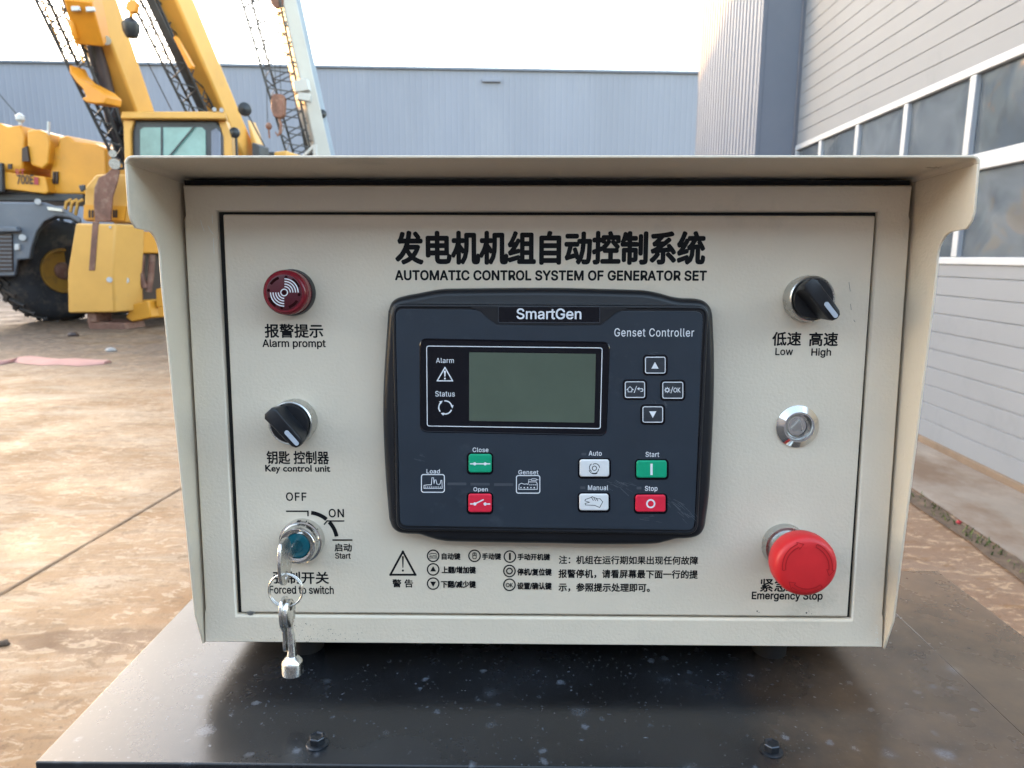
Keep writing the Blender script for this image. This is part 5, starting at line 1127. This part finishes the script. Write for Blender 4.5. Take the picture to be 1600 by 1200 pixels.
def W_(v): return BOXM @ Vector(v)
kx = c.x - 0.0006
key = empty('key', W_((kx, -0.03, c.z))); tag(key, 'flat steel key pushed into the teal key switch', 'key')
def world_from_box(mb): mb.v = [tuple(W_(v)) for v in mb.v]; return mb
# bow: a plate standing in the vertical plane, with a hole near its lower end
def plate(mb, pts, x, th_): mb.prism([Vector((x - th_ / 2, y, z)) for y, z in pts], (th_, 0, 0))
b = MB(); zc = c.z; kt = 0.0021
outer_ = smooth_loop([(-0.0250, zc + 0.0040), (-0.0290, zc + 0.0110), (-0.0370, zc + 0.0135), (-0.0440, zc + 0.0100), (-0.0465, zc - 0.0010), (-0.0450, zc - 0.0110), (-0.0390, zc - 0.0160), (-0.0320, zc - 0.0150), (-0.0270, zc - 0.0100), (-0.0250, zc - 0.0035)], 4)
hc = Vector((-0.0365, zc - 0.0105)); N = len(outer_)
hole = [(hc.x + 0.0026 * cos(math.atan2(q_[1] - hc.y, q_[0] - hc.x)), hc.y + 0.0026 * sin(math.atan2(q_[1] - hc.y, q_[0] - hc.x))) for q_ in outer_]
rings = []
for P_, xx in ((hole, -kt / 2), (outer_, -kt / 2), (outer_, kt / 2), (hole, kt / 2)): rings.append([Vector((kx + xx, y, z)) for y, z in P_])
rings.append(rings[0]); b.loft(rings, cap0=False, cap1=False)
world_from_box(b); part(b, 'bow', 'key_steel', key, bevel=0.0003)
b = MB(); b.box((kx, -0.0190, zc), (kt * 0.95, 0.0150, 0.0072)); world_from_box(b); part(b, 'blade', 'key_steel', key, bevel=0.0003)
# ring hangs through the hole
rp = D(449.6, 925, -0.0375); RR = 0.0107
ringc = Vector((kx + 0.0002, hc.x, hc.y - RR + 0.0012))
kr = empty('key_ring', W_(ringc)); tag(kr, 'thin round steel key ring hanging from the key in the switch', 'key ring')
b = MB(); pts = [ringc + Vector((RR * cos(t), 0.0006 * sin(2 * t), RR * sin(t))) for t in [2 * pi * i / 48 for i in range(48)]]; b.tube(pts, 0.00062, n=10, closed=True)
pts = [ringc + Vector((RR * 0.985 * cos(t), -0.0011 + 0.0004 * sin(t), RR * 0.985 * sin(t))) for t in [2 * pi * i / 48 for i in range(40)]]; b.tube(pts, 0.0005, n=8)
world_from_box(b); part(b, 'wire_loop', 'key_steel', kr, smooth=60)
# two keys hanging from the ring, edge on
zb = ringc.z - RR
k2 = empty('key', W_((kx - 0.0014, ringc.y, zb))); tag(k2, 'second flat steel key hanging edge on from the ring, beside the socket key', 'key')
b = MB(); x2 = kx - 0.0012
def flatkey(x, y, z0): return smooth_loop([(y - 0.006, z0 + 0.005), (y, z0 + 0.0072), (y + 0.006, z0 + 0.004), (y + 0.0080, z0 - 0.005), (y + 0.005, z0 - 0.0120), (y + 0.0030, z0 - 0.0150), (y + 0.0030, z0 - 0.026), (y + 0.0005, z0 - 0.0290), (y - 0.0028, z0 - 0.027), (y - 0.0030, z0 - 0.015), (y - 0.007, z0 - 0.010), (y - 0.0085, z0 - 0.002)], 3)
fk = flatkey(x2, ringc.y, zb - 0.0010)
hh_ = Vector((ringc.y, zb + 0.0006)); hole2 = [(hh_.x + 0.0022 * cos(math.atan2(q_[1] - hh_.y, q_[0] - hh_.x)), hh_.y + 0.0022 * sin(math.atan2(q_[1] - hh_.y, q_[0] - hh_.x))) for q_ in fk]
rings = [[Vector((x2 + xx, y, z)) for y, z in P_] for P_, xx in ((hole2, -0.0009), (fk, -0.0009), (fk, 0.0009), (hole2, 0.0009))]; rings.append(rings[0]); b.loft(rings, cap0=False, cap1=False)
world_from_box(b); part(b, 'key_plate', 'key_steel', k2, bevel=0.0002)
k3 = empty('socket_key', W_((kx + 0.0014, ringc.y, zb))); tag(k3, 'cast steel cabinet key with a broad socket end hanging lowest from the ring', 'key')
x3 = kx + 0.0016
b = MB(); ek = [(ringc.y + 0.0070 * cos(t), zb - 0.0048 + 0.0092 * sin(t)) for t in [2 * pi * i / 36 for i in range(36)]]; eh = [(ringc.y + 0.0024 * cos(t), zb - 0.0002 + 0.0026 * sin(t)) for t in [2 * pi * i / 36 for i in range(36)]]
rings = [[Vector((x3 + xx + 0.10 * (y - ringc.y), y, z)) for y, z in P_] for P_, xx in ((eh, -0.0016), (inset(ek, 0.0008), -0.0017), (ek, -0.0010), (ek, 0.0010), (inset(ek, 0.0008), 0.0017), (eh, 0.0016))]; rings.append(rings[0]); b.loft(rings, cap0=False, cap1=False)
world_from_box(b); part(b, 'eye', 'key_steel', k3, smooth=60)
b = MB(); b.tube([(x3, ringc.y, zb - 0.0125), (x3 + 0.0008, ringc.y, zb - 0.020), (x3 + 0.0010, ringc.y, zb - 0.030), (x3 + 0.0010, ringc.y, zb - 0.0345)], [0.0019, 0.0026, 0.0027, 0.0034], n=12); world_from_box(b); part(b, 'shank', 'key_steel', k3, smooth=60)
b = MB(); b.lathe((x3 + 0.0010, ringc.y, zb - 0.0330), (0, 0, -1), [(0.0030, 0.0), (0.0050, 0.0022), (0.0063, 0.0038), (0.0066, 0.0050), (0.0066, 0.0122), (0.0061, 0.0126), (0.0040, 0.0126), (0.0040, 0.006), (0, 0.006)], n=36); world_from_box(b); part(b, 'socket', 'key_steel', k3)

# ---- door lock --------------------------------------------------------------
dl = empty('door_lock'); dl.parent = cb_; dl['label'] = 'round chrome cam lock with a triangular insert'
c = base_of(1246.5, 666.5, -0.001)
b = MB(); b.lathe(c, AXI, [(0.0140, 0.0001), (0.0140, 0.0008), (0.0104, 0.0034), (0.0100, 0.0037), (0.0088, 0.0037), (0.0084, 0.0031), (0.0083, -0.004), (0, -0.004)], n=56); b.build('escutcheon', 'chrome', dl)
b = MB(); b.lathe(c, AXI, [(0.0076, -0.0039), (0.0076, 0.0004), (0.0072, 0.0008), (0.0062, 0.0009), (0.0060, -0.0025), (0, -0.0025)], n=40, mi=[0, 0, 0, 1, 1])
b.build('barrel', ['satin_metal', 'rubber'], dl)  # recess wall and floor coloured dark for the shade inside
b = MB(); tr_ = [c + Vector((0.0052 * cos(radians(a_)), 0.0024, 0.0052 * sin(radians(a_)))) for a_ in (78, 198, 318)]; b.prism(tr_, (0, -0.0040, 0)); b.build('triangle_insert', 'satin_metal', dl, bevel=0.0003)

# ---- emergency stop -----------------------------------------------------------
es = empty('emergency_stop_button'); es.parent = cb_; es['label'] = 'big red mushroom emergency stop button at lower right'
c = base_of(1262, 887, -0.040)
b = MB(); b.lathe(c, AXI, [(0.0150, 0.0001), (0.0150, 0.004), (0.0140, 0.0062), (0.0122, 0.0064), (0.0118, 0.012), (0.0110, 0.030)], n=56); b.build('collar', 'satin_metal', es)
b = MB(); b.lathe(c, AXI, [(0.0110, 0.0215), (0.0172, 0.0225), (0.0190, 0.0250), (0.0197, 0.0290), (0.0197, 0.0345), (0.0191, 0.0372), (0.0178, 0.0390), (0.0160, 0.0399), (0.0130, 0.0402), (0, 0.0404)], n=120, wob=lambda t, j: 1 + (0.012 * (1 if int(t / (2 * pi) * 120) % 2 else 0) if j in (3, 4) else 0)); b.build('mushroom_head', 'stop_red', es, smooth=40)
pcx, pcy = 1261.5, 886.5; Pt = Print(-0.04048)
for a0 in (95, 215, 335):
    a1, a2 = a0 + 18, a0 + 92; R0 = 36.5
    Pt.arc((pcx, pcy), R0 + 2.6, 1.4, a1, a2, 20); Pt.arc((pcx, pcy), R0 - 2.6, 1.4, a1, a2, 20)
    def pp_(r, t): return (pcx + r * cos(radians(t)), pcy - r * sin(radians(t)))
    Pt.line([pp_(R0 - 2.6, a2), pp_(R0 + 2.6, a2)], 1.0, caps=False); Pt.line([pp_(R0 + 2.6, a1), pp_(R0 + 6, a1), pp_(R0, a1 - 14), pp_(R0 - 6, a1), pp_(R0 - 2.6, a1)], 1.0)
Pt.done('arrow_mark', 'stop_red_groove', es)
